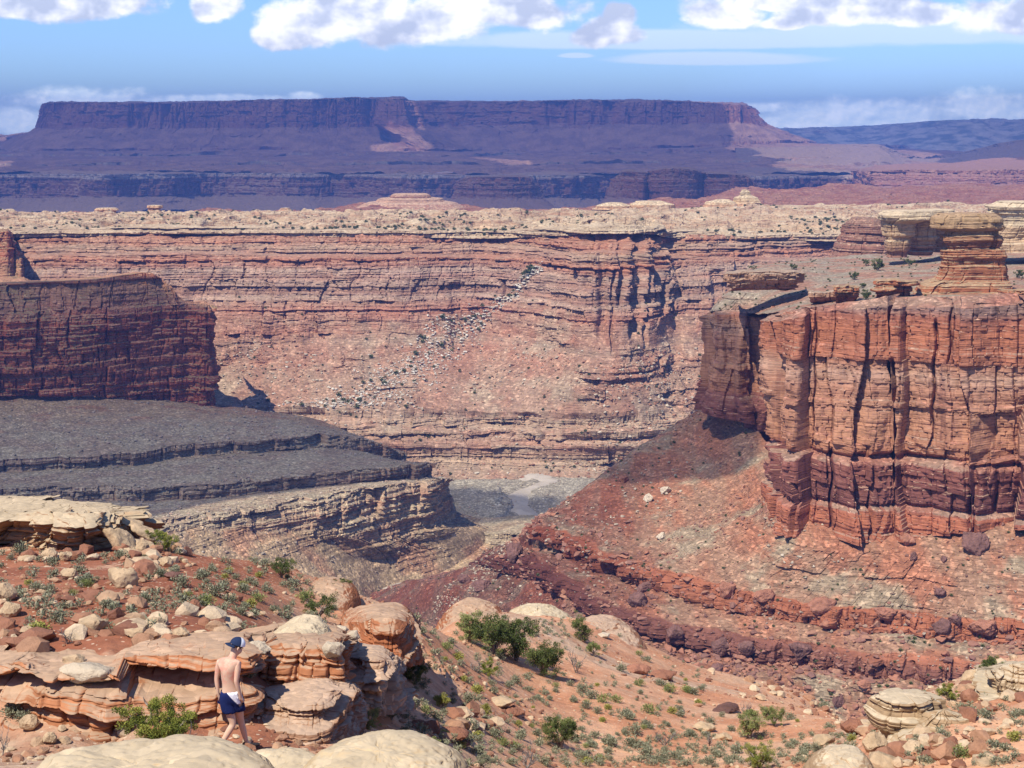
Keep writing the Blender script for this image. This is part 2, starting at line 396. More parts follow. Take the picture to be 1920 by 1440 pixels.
C = srgb
far_lo = C(150, 96, 82)
m_far = rock_mat('mesa_stone', -190, 175, [(0, (.24,.15,.11)), (.12, (.40,.33,.26)), (.2, (.27,.15,.11)), (.30, (.30,.17,.12)), (.36,(.36,.24,.18)), (.42, (.28,.16,.115)), (.5, (.30,.17,.12)), (.56, (.27,.135,.09)), (.8, (.31,.16,.105)), (.93, (.26,.14,.10)), (1, (.22,.17,.12))], 11,
                 flat=(.32,.21,.155), fl=(.45,.8), flat2=(.22,.14,.11), bump=.5, speck=.12, streak=.4)
# the big mesa
D0 = 9000
rim = [(104,197,11200),(90,193,9500),(120,192,9100),(300,193,9000),(430,190,9060),(560,188,8980),(655,184,9000),(704,187,9060),(708,187,8700),(757,186,8620),(768,191,9120),(900,191,9250),(1050,188,9150),(1200,190,9050),(1310,191,8950),(1384,195,8850),(1398,199,9000),(1402,203,11200)]
base = [(84,241,11200),(70,242,9500),(112,243,9020),(300,243,8930),(430,241,8990),(560,240,8910),(655,240,8930),(704,240,8990),(704,236,8610),(766,238,8530),(786,240,9040),(900,238,9180),(1050,237,9080),(1200,235,8980),(1310,233,8880),(1388,232,8780),(1428,236,8950),(1434,238,11200)]
back = [(x, y+.3, D+1800) for x, y, D in rim]; back[0] = (130, 197, 11300); back[-1] = (1380, 203, 11300)
t1 = [(-30,284,11200),(0,283,9400),(60,281,8750),(250,281,8620),(420,280,8650),(560,279,8600),(680,279,8600),(735,281,8500),(800,281,8330),(850,282,8500),(900,281,8800),(960,280,8850),(1060,279,8720),(1200,277,8640),(1310,273,8540),(1400,268,8480),(1500,267,8750),(1530,269,11200)]
t2 = [(-200,292,11200),(-120,292,9000),(20,291,8400),(230,291,8200),(420,290,8200),(560,290,8200),(680,290,8200),(760,291,8100),(860,291,7900),(910,291,8100),(930,290,8300),(980,289,8300),(1070,288,8300),(1200,287,8200),(1330,284,8100),(1460,280,8050),(1620,276,8400),(1700,277,11200)]
t3 = [(-500,312,9000),(-300,312,7400),(0,310,7000),(200,310,6900),(400,309,6900),(560,309,6900),(700,309,6900),(800,309,6900),(900,309,6900),(960,308,6900),(1000,308,6900),(1050,308,6900),(1100,307,6900),(1220,306,6900),(1350,304,6800),(1520,301,6900),(1700,296,7200),(1900,293,9000)]
t4 = [(-600,326,6000),(-300,326,5950),(0,326,5900),(200,325,5900),(400,325,5900),(560,326,5900),(700,326,5900),(800,327,5900),(900,327,5900),(960,328,5900),(1000,328,5900),(1050,328,5900),(1100,328,5900),(1220,328,5900),(1350,329,5900),(1520,330,5950),(1700,330,6000),(2000,330,6100)]
Pr = lambda r: [P(*a) for a in r]
lip = lambda r, dy, dD: [(x, y+dy, D+dD) for x, y, D in r]
def flutes(B, S, VV):
    k = sstep(.9, 1.1, VV)*sstep(2.25, 1.9, VV)
    V_ = np.stack([S+0*VV[:, None], 0*S, B[..., 2]*.12], -1)
    n1_ = np.abs(fbm(V_, 190, 3, off=2)); n2_ = np.abs(fbm(V_, 62, 3, off=7))
    am = .35+.9*sstep(-.2, .3, fbm(V_, 420, 2, off=11))
    return k[:, None]*am*(-52*np.exp(-(n1_/.09)**2)-20*np.exp(-(n2_/.08)**2)+10)
def mesa_dz(B, VV):
    V_ = B.copy(); V_[..., 1:] = 0; s_ = fbm(V_, 700, 3, off=3)*9+fbm(V_, 60, 3, off=5)*5
    return (sstep(1.5, 1.0, VV)[:, None])*(np.round(s_/3)*3)
form('mesa', [Pr(back), Pr(rim), Pr(base), Pr(t1), Pr(lip(t1, 3.2, -10)), Pr(t2), Pr(lip(t2, 3.0, -10)), Pr(t3), Pr(lip(t3, 2.2, -5)), Pr(t4)], [0, 1, .25, 0, .6, 0, .6, 0, .6, 0], m_far, 11, 11,
     'huge flat topped mesa in blue shade along the horizon', 'mesa', vres=[.05, 2.2, 1.3, 2, 1.2, 2, 1, 2, 1], dk=dict(big=4.5, blocks=1.0, crack=1.6, strata=.3, zs=.05, facet=2.2), tamp=1.1, ledges=.6, off=flutes, dzf=mesa_dz)
# pinnacles at its right end, each a thing
def spire(name, px, py0, py1, wpx, D, mat, seed, label, group, cat='rock spire'):
    rw = wpx/FPX*D/2; x, y, z1 = P(px, py0, D); z0 = P(px, py1, D)[2]-10
    nz_, na = 26, 14; hh = np.linspace(0, 1, nz_)[:, None]; a = np.linspace(0, 2*np.pi, na, endpoint=False)[None]
    r = rw*(1.0-0.55*hh**1.4+0.22*hr(np.arange(nz_)//3, seed)[:, None]*0.8+0.15*hr(np.arange(na)[None], seed+3))
    r = r*np.where(hh > .995, 0.25, 1.0)
    V = np.stack([r*np.cos(a)+hh*0, r*np.sin(a), (z1-z0)*hh+0*a], -1)
    i = np.arange(nz_*na).reshape(nz_, na); j = np.roll(i, -1, 1)
    F = np.stack([i[:-1], j[:-1], j[1:], i[1:]], -1).reshape(-1, 4)
    V = np.concatenate([V.reshape(-1, 3), [[0, 0, (z1-z0)*1.02]]]); top = len(V)-1
    F3 = np.stack([i[-1], j[-1], np.full(na, top)], -1)
    o = mesh_np(name, V, [F.astype(np.int32), F3.astype(np.int32)], mat); o.location = (x, y, z0)
    return tag(o, label, cat, group)
for k, (px, a, bb, wd, lb) in enumerate([(1399, 207, 232, 7, 'thickest red spire, joined to the right end of the big mesa'), (1408, 214, 234, 4, 'thin red spire second from the mesa wall'), (1414, 218, 235, 5, 'red spire third from the mesa wall, standing among its neighbours'), (1421, 224, 237, 4, 'lowest and outermost red spire on the slope right of the big mesa')]):
    spire('rock_spire', px, a, bb, wd, 8870, m_far, 40+k, lb, 'spires at the end of the big mesa')

# white rim bench edge and the long cliff under it
wr = [(-500,327),(-200,327),(60,327),(200,326),(400,325),(560,326),(640,327),(780,328),(900,329),(1000,329),(1150,330),(1300,330),(1420,331),(1520,331),(1640,332),(1800,333),(2300,333)]
Dw = [5700,5750,5800,5500,5850,5750,5900,5600,5850,5550,5900,5800,5500,5750,5600,5700,5700]
wr = [(x, y, D) for (x, y), D in zip(wr, Dw)]
m_rim = rock_mat('bench_cliff_stone', -330, -175, [(0, (.20,.12,.10)), (.3, (.24,.13,.10)), (.6, (.27,.15,.11)), (.8, (.25,.13,.10)), (.92, (.30,.19,.14)), (.955, (.55,.48,.40)), (1, (.58,.52,.45))], 8,
                  flat=(.33,.24,.18), bump=.5, speck=.1, streak=.5, warp=.4)
form('bench_cliff', [Pr([(x, y-3, D+380) for x, y, D in wr]), Pr(wr), Pr([(x, y+44, D-30) for x, y, D in wr]), Pr([(x, 400, D-350) for x, y, D in wr])], [0, 1, .5, 0], m_rim, 9, 23,
     'long dark blue cliff below the pale bench in front of the big mesa', 'cliff', vres=[1, 1.6, 1.3], dk=dict(big=6.5, crack=1.6, strata=.5, zs=.06, facet=2), tamp=1.0)

# far right plateau, and the small red cliff at the far left
m_fr = rock_mat('distant_plateau_stone', -200, 120, [(0, (.22,.15,.12)), (.6, (.27,.16,.11)), (.9, (.26,.16,.12)), (1, (.5,.46,.38))], 16, flat=(.5,.45,.36), flat2=(.16,.17,.11), fl=(.6,.9), bump=.4, speck=.05)
fr = [(1420,243,14500),(1500,243,14200),(1560,242,14300),(1640,241,14200),(1690,235,14000),(1740,231,13800),(1830,227,13600),(1880,228,13700),(1960,231,13500),(2300,231,13500)]
form('far_plateau', [Pr([(x, y-1.5, D+1500) for x, y, D in fr]), Pr(fr), Pr([(x, y+9, D-120) for x, y, D in fr]), Pr([(x, 292, D-1500) for x, y, D in fr])], [0, .9, .3, 0], m_fr, 18, 31,
     'distant blue plateau with a pale top on the right horizon', 'plateau', vres=[1, 2, 1], dk=dict(big=3, strata=.5), tamp=1.2)
fl_ = [(-400,256,11800),(-100,254,11500),(-20,254,11200),(15,254,11000),(40,251,11000),(62,250,11300),(120,250,11700)]
form('far_cliff', [Pr(lip(fl_, 0, 700)), Pr(fl_), Pr(lip(fl_, 22, -80)), Pr(lip(fl_, 40, -600))], [0, 1, .3, 0], m_far, 12, 37,
     'small red cliff on the left horizon beyond the mesa slope', 'cliff', vres=[1, 2, 1], dk=dict(big=3, strata=.5))
# grey blue bench hills between mesa and far plateau
m_bh = rock_mat('bench_hill_stone', -175, -40, [(0, (.27,.17,.13)), (.5, (.30,.22,.17)), (1, (.33,.25,.19))], 12, flat=(.30,.22,.175), bump=.4, speck=.1, bright=.9)
bh = [(1380,279,7900),(1500,277,7600),(1600,274,7500),(1650,275,7300),(1700,290,7500),(1760,293,7800),(1830,282,7300),(1880,270,7000),(1930,264,6800),(2100,262,6800)]
form('bench_hill', [Pr(lip(bh, 1, 900)), Pr(bh), Pr([(x, y+6, D-60) for x, y, D in bh]), Pr([(x, 306+(x>1650)*4, D-900) for x, y, D in bh]), Pr([(x, 312+(x>1650)*4, D-930) for x, y, D in bh]), Pr([(x, 328, 5900) for x, y, D in bh])], [0, .7, .2, 0, .5, 0], m_bh, 12, 41,
     'low terraced hills right of the mesa, partly sunlit', 'hill', vres=[1, 2, 1, 2, 1], dk=dict(big=2, strata=.6), ledges=.4)

# lit red cliff, right
m_rc = rock_mat('red_cliff_stone', -220, -110, [(0, (.30,.15,.115)), (.4, (.33,.17,.13)), (.7, (.36,.19,.14)), (.9, (.33,.18,.14)), (1, (.42,.30,.23))], 6, flat=(.34,.21,.165), bump=.5, speck=.1, streak=.3, bright=.88)
rc = [(1600,320,5600),(1622,322,4700),(1640,321,4500),(1720,318,4450),(1800,320,4350),(1880,317,4300),(1960,318,4300),(2300,318,4300)]
form('red_cliff', [Pr([(1640,312,6200),(1660,312,6000),(1700,311,5900),(1760,308,5800),(1810,304,5700),(1880,298,5600),(1960,296,5600),(2300,296,5600)]), Pr(rc), Pr([(x, y+30, D-30) for x, y, D in rc]), Pr([(x, 372, 3900) for x, y, D in rc])], [0, 1, .3, 0], m_rc, 6, 43,
     'long sunlit red cliff at the right beyond the tableland', 'cliff', vres=[1, 1.6, 1], dk=dict(big=2.2, crack=1.3, zs=.12))
# dark buttes in cloud shadow
def butte(name, top, basey, D, L, seed, label, mat, width=1.0):
    rm = [(top[0][0], top[0][1], D+260)]+[(x, y, D+dd) for (x, y, dd) in top]+[(top[-1][0], top[-1][1], D+260)]
    bs = [(x+(-14 if i <= 1 else 14 if i >= len(rm)-2 else 0), basey-10, d-25) for i, (x, y, d) in enumerate(rm)]
    ft = [(x+(-40 if i <= 1 else 40 if i >= len(rm)-2 else 0), basey+12, d-190) for i, (x, y, d) in enumerate(rm)]
    bk = [(x+(10 if i <= 1 else -10 if i >= len(rm)-2 else 0), y, max(d, D+120)+120) for i, (x, y, d) in enumerate(rm)]
    return form(name, [Pr(bk), Pr(rm), Pr(bs), Pr(ft)], [0, 1, .35, 0], mat, L, seed, label, 'butte', vres=[.6, 1.8, 1.3], dk=dict(big=2.2, crack=1.3, zs=.1))
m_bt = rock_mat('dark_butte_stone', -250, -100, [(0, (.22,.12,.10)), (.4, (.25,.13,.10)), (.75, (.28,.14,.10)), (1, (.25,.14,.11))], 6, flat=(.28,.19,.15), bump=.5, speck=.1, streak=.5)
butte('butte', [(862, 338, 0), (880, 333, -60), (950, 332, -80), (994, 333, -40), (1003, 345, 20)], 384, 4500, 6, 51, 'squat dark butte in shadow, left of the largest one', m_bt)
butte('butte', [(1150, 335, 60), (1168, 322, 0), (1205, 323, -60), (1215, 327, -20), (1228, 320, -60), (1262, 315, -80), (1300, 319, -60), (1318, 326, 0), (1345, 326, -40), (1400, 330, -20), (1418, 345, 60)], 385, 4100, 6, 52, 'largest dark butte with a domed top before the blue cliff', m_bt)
# ------------------------------------------------------------------ clouds overhead that shade parts of the land
def poly_sd(px, py, poly):
    n = len(poly); d = np.full(px.shape, 1e12); ins = np.zeros(px.shape, bool)
    for i in range(n):
        ax, ay = poly[i]; bx, by = poly[(i+1) % n]
        ex, ey = bx-ax, by-ay; wx, wy = px-ax, py-ay
        tt_ = np.clip((wx*ex+wy*ey)/(ex*ex+ey*ey), 0, 1)
        d = np.minimum(d, (wx-ex*tt_)**2+(wy-ey*tt_)**2)
        c = ((ay > py) != (by > py)) & (px < (bx-ax)*(py-ay)/((by-ay) if by != ay else 1e-9)+ax)
        ins ^= c
    return np.where(ins, 1, -1)*np.sqrt(d)
cm, t, b = mat_new('cloud_white'); b.inputs['Base Color'].default_value = (.85, .87, .9, 1); b.inputs['Roughness'].default_value = 1
tr = t.new('ShaderNodeBsdfTransparent'); mx = t.new('ShaderNodeMixShader'); mx.inputs[0].default_value = 0.56
t.l.new(b.outputs[0], mx.inputs[1]); t.l.new(tr.outputs[0], mx.inputs[2]); t.l.new(mx.outputs[0], t.n['Material Output'].inputs['Surface'])
def cloud(name, H, zr, plus, minus, cell, amp, wave, seed, label, thick=1.0):
    k = (H-zr)/math.tan(SUN_EL); ox, oy = -LX*k, -LY*k
    A = np.concatenate([np.array(p) for p in plus]); x0, y0 = A.min(0)-amp; x1, y1 = A.max(0)+amp
    gx, gy = np.meshgrid(np.arange(x0, x1, cell), np.arange(y0, y1, cell))
    f = np.full(gx.shape, -1e9)
    for p in plus: f = np.maximum(f, poly_sd(gx, gy, p))
    B = np.stack([gx, gy, np.zeros_like(gx)], -1); nn = fbm(B, wave, 5, off=seed)*amp*1.6
    f = f+nn
    for p in minus: f = np.minimum(f, -poly_sd(gx, gy, p)+nn*0.35)
    inside = f > 0
    th = np.sqrt(np.clip(f, 0, None))*math.sqrt(wave)*0.28*thick
    puff = 1+0.5*fbm(B, wave*0.4, 4, off=seed+2)
    top = np.stack([gx+ox, gy+oy, H+th*puff+0.5], -1); bot = np.stack([gx+ox, gy+oy, H-th*0.18*puff-0.5], -1)
    nv, nu = gx.shape; F = grid_faces(nv, nu); keep = inside.reshape(-1)[F].all(1); F = F[keep]
    V = np.concatenate([top.reshape(-1, 3), bot.reshape(-1, 3)]); F2 = F[:, ::-1]+nv*nu
    # close the rim
    E = np.concatenate([F[:, [0, 1]], F[:, [1, 2]], F[:, [2, 3]], F[:, [3, 0]]])
    key = np.sort(E, 1); kk = key[:, 0].astype(np.int64)*(nv*nu)+key[:, 1]
    u, inv, cnt = np.unique(kk, return_inverse=True, return_counts=True); Eb = E[cnt[inv] == 1]
    Fr = np.stack([Eb[:, 1], Eb[:, 0], Eb[:, 0]+nv*nu, Eb[:, 1]+nv*nu], -1)
    FF = np.concatenate([F, F2, Fr]); used, inv2 = np.unique(FF, return_inverse=True)
    o = mesh_np(name, V[used], inv2.reshape(FF.shape).astype(np.int32), cm, smooth=True)
    return tag(o, label, 'cloud', kind='stuff')
def XY(px, D): return ((px-CX)/FPX*D/0.985, D)
cloud('clouds', 1900, -120,
      [[(-9500, 3880), (760, 3880), (960, 4500), (1080, 5300), (1120, 6500), (1270, 7800), (1290, 9000), (1400, 11200), (-9500, 11200)],
       [(1850, 5300), (5500, 5300), (8500, 12200), (12000, 16500), (2300, 16500), (2200, 12000), (2100, 8500), (1900, 6500)]],
      [[XY(716, 8400), XY(760, 8230), XY(800, 8200), XY(812, 8400), XY(780, 8560), XY(716, 8590)], [XY(776, 8850), XY(806, 8850), XY(812, 9300), XY(776, 9300)],
       [XY(870, 7700), XY(960, 6900), XY(985, 7000), XY(900, 7800)],
       [XY(-60, 6900), XY(30, 6700), XY(40, 7300), XY(-60, 7500)]],
      34, 150, 700, 3, 'broad cloud bank drifting high over the big mesa', thick=.8)
cloud('clouds', 900, -235,
      [[XY(-700, 700), XY(120, 800), XY(290, 870), XY(420, 935), XY(560, 965), XY(700, 1000), XY(800, 1028), XY(985, 1030), XY(1010, 1130), XY(845, 1150), XY(770, 1200), XY(640, 1240), XY(520, 1262), XY(440, 1290), XY(350, 1300), XY(-700, 1420)]],
      [], 5, 7, 70, 5, 'cloud above the left side of the canyon')
cloud('clouds', 700, -150, [[(45, 700), (104, 688), (126, 722), (140, 762), (110, 800), (50, 820), (10, 760)]], [], 3, 9, 60, 8, 'small cloud above the cliff at the right')

# ------------------------------------------------------------------ tableland and the far wall of the canyon
cols = [-220, 0, 150, 300, 420, 560, 700, 820, 900, 975, 1040, 1100, 1165, 1225, 1262, 1330, 1420, 1520, 1640, 1800, 2100]
def row(ys, Ds, cs=None):
    cs = cs or cols; n = len(cs)
    ys = [ys]*n if np.isscalar(ys) else ys; Ds = [Ds]*n if np.isscalar(Ds) else Ds
    return [P(x, y, D) for x, y, D in zip(cs, ys, Ds)]
pm = np.array([0,0,0,0,0,0,0,10,25,0,-45,-90,-90,-45,15,30,60,90,130,200,260.])    # promontory reaching out
T2y = [434,434,432,428,430,434,434,434,436,434,432,428,426,428,436,438,440,440,442,444,446]
W3y = [540,548,548,545,546,548,546,545,535,520,528,560,575,562,535,535,540,540,540,540,540]
m_wall = rock_mat('canyon_wall_stone', -296, -92, [
    (0, (.34,.28,.22)), (.06, (.45,.37,.28)), (.12, (.40,.24,.18)), (.17, (.46,.38,.29)), (.23, (.42,.33,.26)), (.27, (.34,.22,.17)), (.33, (.36,.27,.21)),
    (.38, (.35,.19,.14)), (.44, (.38,.17,.12)), (.48, (.40,.30,.24)), (.52, (.41,.17,.115)), (.56, (.37,.22,.17)), (.60, (.39,.18,.13)), (.645, (.36,.23,.18)), (.66, (.42,.33,.28)), (.68, (.27,.16,.13)), (.72, (.40,.30,.25)), (.745, (.30,.18,.15)),
    (.775, (.42,.33,.28)), (.80, (.33,.17,.13)), (.825, (.42,.19,.12)), (.85, (.34,.22,.17)), (.87, (.42,.32,.24)), (.885, (.36,.17,.11)), (.93, (.43,.20,.12)), (.955, (.37,.17,.11)), (.97, (.42,.24,.16)), (1, (.5,.34,.22))], 3.6,
    flat=(.42,.32,.25), fl=(.62,.92), flat2=(.44,.27,.20), speck=.35, warp=.55, bands=.65, bump=.8, streak=.5, flatmax=.5, bright=(1.03,.92,.79), sat=1.02, talus=((.37,.27,.21), (.35,.20,.15), (.39,.33,.26)), talmax=.62)
pm = pm*.85
Dw = 1440+pm
rows = [row([398,400,400,399,400,398,398,396,398,398,396,394,392,390,390,388,386,384,384,384,384], 2110),
        row(408, 1830), row([y-7 for y in T2y], 1590+pm*.6), row(T2y, 1530+pm*.9),
        row([y+42 for y in T2y], 1500+pm), row([y+49 for y in T2y], 1476+pm),
        row(W3y, Dw), row([640,640,640,635,640,650,660,660,655,650,650,655,650,650,640,640,640,640,640,640,640], 1385+pm*.8),
        row([738,738,738,735,738,745,748,745,742,738,732,730,735,738,738,738,738,738,738,738,738], 1318+pm*.45),
        row([766,766,766,764,764,765,767,768,772,776,778,778,776,774,770,766,764,764,764,764,764], 1296+pm*.3),
        row([780,780,780,780,780,779,783,788,794,797,798,798,794,790,784,780,778,778,778,778,778], 1293+pm*.3),
        row([796,796,796,796,796,796,800,806,812,815,816,816,814,812,810,806,802,802,802,802,802], 1278+pm*.25),
        row([806,806,806,806,806,806,812,818,824,827,827,828,826,822,820,816,812,812,812,812,812], 1276+pm*.25),
        row([826,826,826,826,826,826,830,836,838,840,840,842,842,840,836,830,826,826,826,826,826], 1266+pm*.2),
        row([842,842,842,842,842,842,850,866,862,864,866,872,880,884,870,850,846,846,846,846,846], 1262+pm*.2),
        row(905, 1228+pm*.1), row(915, 1225+pm*.1), row(960, 1183+pm*.05)]
wts = [0, .25, .45, 1, 1, .75, 1, .0, 0, 0, 1, .1, 1, .2, 1, 0, .7, 0]
wrows = [[(x, y, z) for x, y, z in r] for r in rows]
def wall_off(B, S, VV):
    px = B[..., 0]/B[..., 1]*FPX*.985+CX; z = B[..., 2]; o = 0*z
    for c_, w_, dp, za, zb in ((1100, 9, 14, -150, -96), (1128, 8, 13, -190, -96), (1160, 6, 12, -160, -96), (1186, 10, 16, -192, -98), (1222, 9, 14, -150, -96), (1145, 3, 8, -200, -130), (1205, 4, 8, -200, -130), (860, 14, 9, -205, -150), (705, 20, 6, -205, -140), (40, 14, 8, -200, -100), (1340, 12, 9, -190, -140), (1420, 16, 9, -140, -100)):
        o = o-.7*dp*np.exp(-((px-c_+2*np.sin(z*.2))/w_)**4)*sstep(za-3, za+10, z)*sstep(zb+2, zb-2, z)
    o = o+5*np.exp(-((px-1150)/70)**4)*sstep(-205, -190, z)*sstep(-80, -120, z)
    return o
wall = [row([y+2 for y in T2y], 1548+pm*.9), row([y+8 for y in T2y], 1540+pm*.9)]+rows[4:]
o_wall, Bw = form('canyon_wall', wall, [.6, 1]+wts[4:], m_wall, 3.0, 61, 'long layered red canyon wall across the canyon', 'canyon wall', res=.95, off=wall_off,
     vres=[.5, 1.7, 1.3, 1.3, 1.0, 1.0, 1, 2, 1, 2, 1, 2, 1, 1, 1], dk=dict(big=2.6, crack=1.3, strata=1.6, zs=.2, blocks=1.3, facet=1.6), ledges=.85, tamp=.8, tal=True)
def lumps(B, VV):
    f = B.copy(); f[..., 2] = 0
    k = sstep(2.9, 1.9, VV)[:, None]*sstep(-.1, .3, VV)[:, None]
    h = 1-np.abs(fbm(f, 60, 3, off=3)*2.2); h2 = np.maximum(0, fbm(f, 26, 3, off=6))**.7
    q = 10*np.maximum(0, h-.35)+9*h2+1.0*fbm(f, 7, 3)
    q = .5*q+.5*(np.floor(q/1.6)+sstep(.65, 1, q/1.6-np.floor(q/1.6)))*1.6
    return k*(q-3)
m_tab = rock_mat('pale_tableland_stone', -117, -86, [(0, (.46,.27,.16)), (.3, (.56,.40,.25)), (.45, (.40,.24,.15)), (.6, (.60,.46,.30)), (.8, (.48,.33,.21)), (1, (.60,.47,.31))], 2.6, flat=(.60,.48,.32), flat2=(.44,.33,.21), fl=(.7,.95), speck=.22, warp=1, bands=.7, bump=1.0, streak=.35, flatmax=.75, sat=1.05)
trow = rows[:3]+[row([y-3 for y in T2y], 1543+pm*.9), row([y+5 for y in T2y], 1532+pm*.9), row([y+11 for y in T2y], 1529+pm*.9)]
o_tab, Btab = form('tableland', trow, [.5, .8, 1, 1, 1, 1], m_tab, 2.6, 63, 'pale yellow rock tableland along the rim of the far canyon wall', 'tableland', res=.95, vres=[.9, 1.4, 1.6, 2, 2],
     dk=dict(big=3.2, crack=1.0, strata=2.2, zs=.4, blocks=1.4), tamp=.2, dzf=lumps)
# lumpy pale slickrock on the tableland: extra relief comes from low domes, each one a rock of its own further down

# red flats beyond the tableland
m_flat = rock_mat('red_flats_stone', -170, -115, [(0, (.36,.20,.15)), (.5, (.40,.22,.16)), (1, (.46,.32,.24))], 4, flat=(.40,.25,.19), flat2=(.31,.155,.115), fl=(.8,.97), bump=.8, speck=.25, bright=(.78,.73,.70))
def flat_dz(B, VV):
    f_ = B*np.array([1, .45, 0]); q = 16*fbm(f_, 130, 5, off=3)+3*fbm(f_, 20, 3, off=5)
    return .3*q+.7*(np.floor(q/2.6)+sstep(.75, 1, q/2.6-np.floor(q/2.6)))*2.6
fc = [-300, 560, 640, 720, 800, 880, 1000, 1100, 1180, 1280, 1400, 1500, 1650, 1800, 2200]
form('red_flats', [row([402,396,390,384,382,386,392,390,382,366,356,352,350,349,348], [2700,2700,2750,2800,2800,2750,2700,2800,2950,3100,3400,3500,3600,3650,3700], fc),
     row([404,400,394,388,386,390,396,394,386,370,360,356,355,354,353], [2650,2650,2680,2730,2730,2680,2650,2750,2850,3000,3250,3300,3350,3400,3450], fc),
     row([406,404,400,396,394,397,400,398,392,384,378,374,374,374,374], [2550,2550,2550,2600,2600,2560,2550,2560,2620,2700,2800,2850,2850,2850,2850], fc),
     row([412]*15, [2300]*15, fc)], [.1, .8, .5, 0], m_flat, 4, 71, 'low red ledges behind the pale tableland', 'flats', vres=[1, 1.6, 1.3], dk=dict(big=2, strata=1.5), ledges=.9, dzf=flat_dz)

# ------------------------------------------------------------------ shaded cliff on the left
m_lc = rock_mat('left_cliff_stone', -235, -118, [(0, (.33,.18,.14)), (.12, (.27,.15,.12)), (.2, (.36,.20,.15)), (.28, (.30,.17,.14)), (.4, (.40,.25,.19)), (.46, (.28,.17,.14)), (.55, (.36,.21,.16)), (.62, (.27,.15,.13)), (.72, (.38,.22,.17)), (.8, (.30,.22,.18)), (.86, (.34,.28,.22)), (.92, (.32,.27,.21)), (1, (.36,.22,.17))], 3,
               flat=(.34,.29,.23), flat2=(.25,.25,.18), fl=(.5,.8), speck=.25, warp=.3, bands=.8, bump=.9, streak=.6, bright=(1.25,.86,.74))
lcx = [-350, -120, 0, 90, 180, 235, 290, 332, 348, 384, 399, 404]
tp = list(zip([-350,-120,0,90,180,240,285,322,345,384,397,380], [540,538,532,528,524,516,514,538,566,567,574,572], [1130,1150,1180,1195,1205,1225,1230,1232,1232,1230,1240,1285]))
form('shaded_cliff', [Pr([(x-(4 if x > 100 else 0), y+(2 if x < 280 else 5), D+(200 if x < 200 else 110 if x < 260 else 26)) for x, y, D in tp]), Pr(tp),
      Pr(list(zip(lcx, [592,590,588,590,592,580,570,572,574,576,580,578], [1112,1130,1160,1176,1190,1205,1216,1222,1226,1224,1234,1285]))),
      Pr(list(zip(lcx, [606,604,603,604,606,600,592,586,584,586,590,586], [1106,1125,1155,1170,1184,1200,1212,1219,1223,1221,1231,1285]))),
      Pr(list(zip([-350,-120,0,90,180,235,290,332,350,388,405,409], [700,720,742,742,744,748,754,758,762,768,770,762], [1098,1115,1143,1160,1175,1190,1203,1211,1216,1214,1222,1285])))],
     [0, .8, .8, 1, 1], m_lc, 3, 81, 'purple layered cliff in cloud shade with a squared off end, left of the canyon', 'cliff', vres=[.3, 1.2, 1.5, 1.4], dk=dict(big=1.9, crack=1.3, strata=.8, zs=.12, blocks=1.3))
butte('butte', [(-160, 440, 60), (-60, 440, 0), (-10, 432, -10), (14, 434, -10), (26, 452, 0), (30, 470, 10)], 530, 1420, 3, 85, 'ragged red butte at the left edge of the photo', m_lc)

# ------------------------------------------------------------------ terraces inside the canyon
m_ter = rock_mat('terrace_stone', -300, -205, [(0, (.36,.33,.27)), (.3, (.38,.33,.26)), (.42, (.40,.26,.19)), (.52, (.46,.37,.28)), (.62, (.42,.27,.20)), (.7, (.48,.39,.30)), (.76, (.34,.26,.21)), (.85, (.26,.19,.16)), (1, (.34,.23,.19))], 2.6,
               flat=(.35,.32,.25), flat2=(.31,.255,.20), fl=(.5,.8), speck=.35, warp=.4, bands=.6, bump=.8, streak=.3, bright=(1.15,1.0,.82), sat=1.0, talus=((.32,.25,.18), (.36,.29,.205), (.32,.205,.145)))
R0 = [(-250,716,1180),(0,736,1172),(100,736,1190),(200,740,1200),(290,750,1210),(350,758,1217),(400,764,1227),(470,770,1225),(560,783,1222),(602,790,1225),(600,794,1262)]
R1 = [(-250,880,960),(0,862,985),(180,853,1000),(300,842,1020),(400,832,1040),(500,823,1060),(600,815,1085),(680,822,1110),(740,842,1130),(762,852,1160),(752,855,1210)]
R3 = [(-250,925,905),(0,915,925),(180,915,935),(320,912,945),(420,902,960),(520,893,975),(620,884,995),(720,875,1020),(795,867,1045),(806,868,1070),(796,872,1150)]
R5 = [(-250,1010,790),(0,1000,810),(150,995,820),(262,985,835),(340,968,860),(450,953,885),(560,936,910),(660,920,935),(770,905,970),(822,897,992),(815,902,1100)]
R6 = [(-250,1050,780),(0,1040,800),(150,1030,810),(262,1005,830),(340,995,852),(450,990,876),(560,1000,898),(640,1010,915),(770,1014,955),(832,985,984),(850,960,1090)]
R7 = [(-250,1100,760),(0,1090,780),(150,1090,790),(300,1080,810),(400,1070,835),(500,1065,855),(600,1060,890),(700,1052,933),(810,1035,965),(900,1000,1010),(935,984,1100)]
R8 = [(-250,1200,740),(0,1190,760),(200,1180,775),(350,1170,790),(450,1160,810),(550,1150,835),(640,1140,860),(720,1112,920),(830,1072,960),(925,1014,1020),(985,982,1120)]
rows = [Pr(R0), Pr(R1), Pr([(x, y+25, D-2) for x, y, D in R1]), Pr(R3), Pr([(x, y+27, D-1) for x, y, D in R3]), Pr(R5), Pr(R6), Pr(R7), Pr(R8), [PZ(x, -297, D*.8) for x, y, D in R8]]
o_ter, Bter = form('canyon_terrace', rows, [0, 1, .7, 1, .6, 1, .5, 0, 0, 0], m_ter, 2.6, 91, 'grey stepped benches with a banded cliff edge inside the canyon', 'terrace', vres=[1, 1.5, 1, 1.6, 1, 1.5, 1, 1, .3], dk=dict(big=2.6, crack=1.6, strata=1.5, blocks=1.6, facet=1.5), tal=True, ledges=.5, tamp=.7)
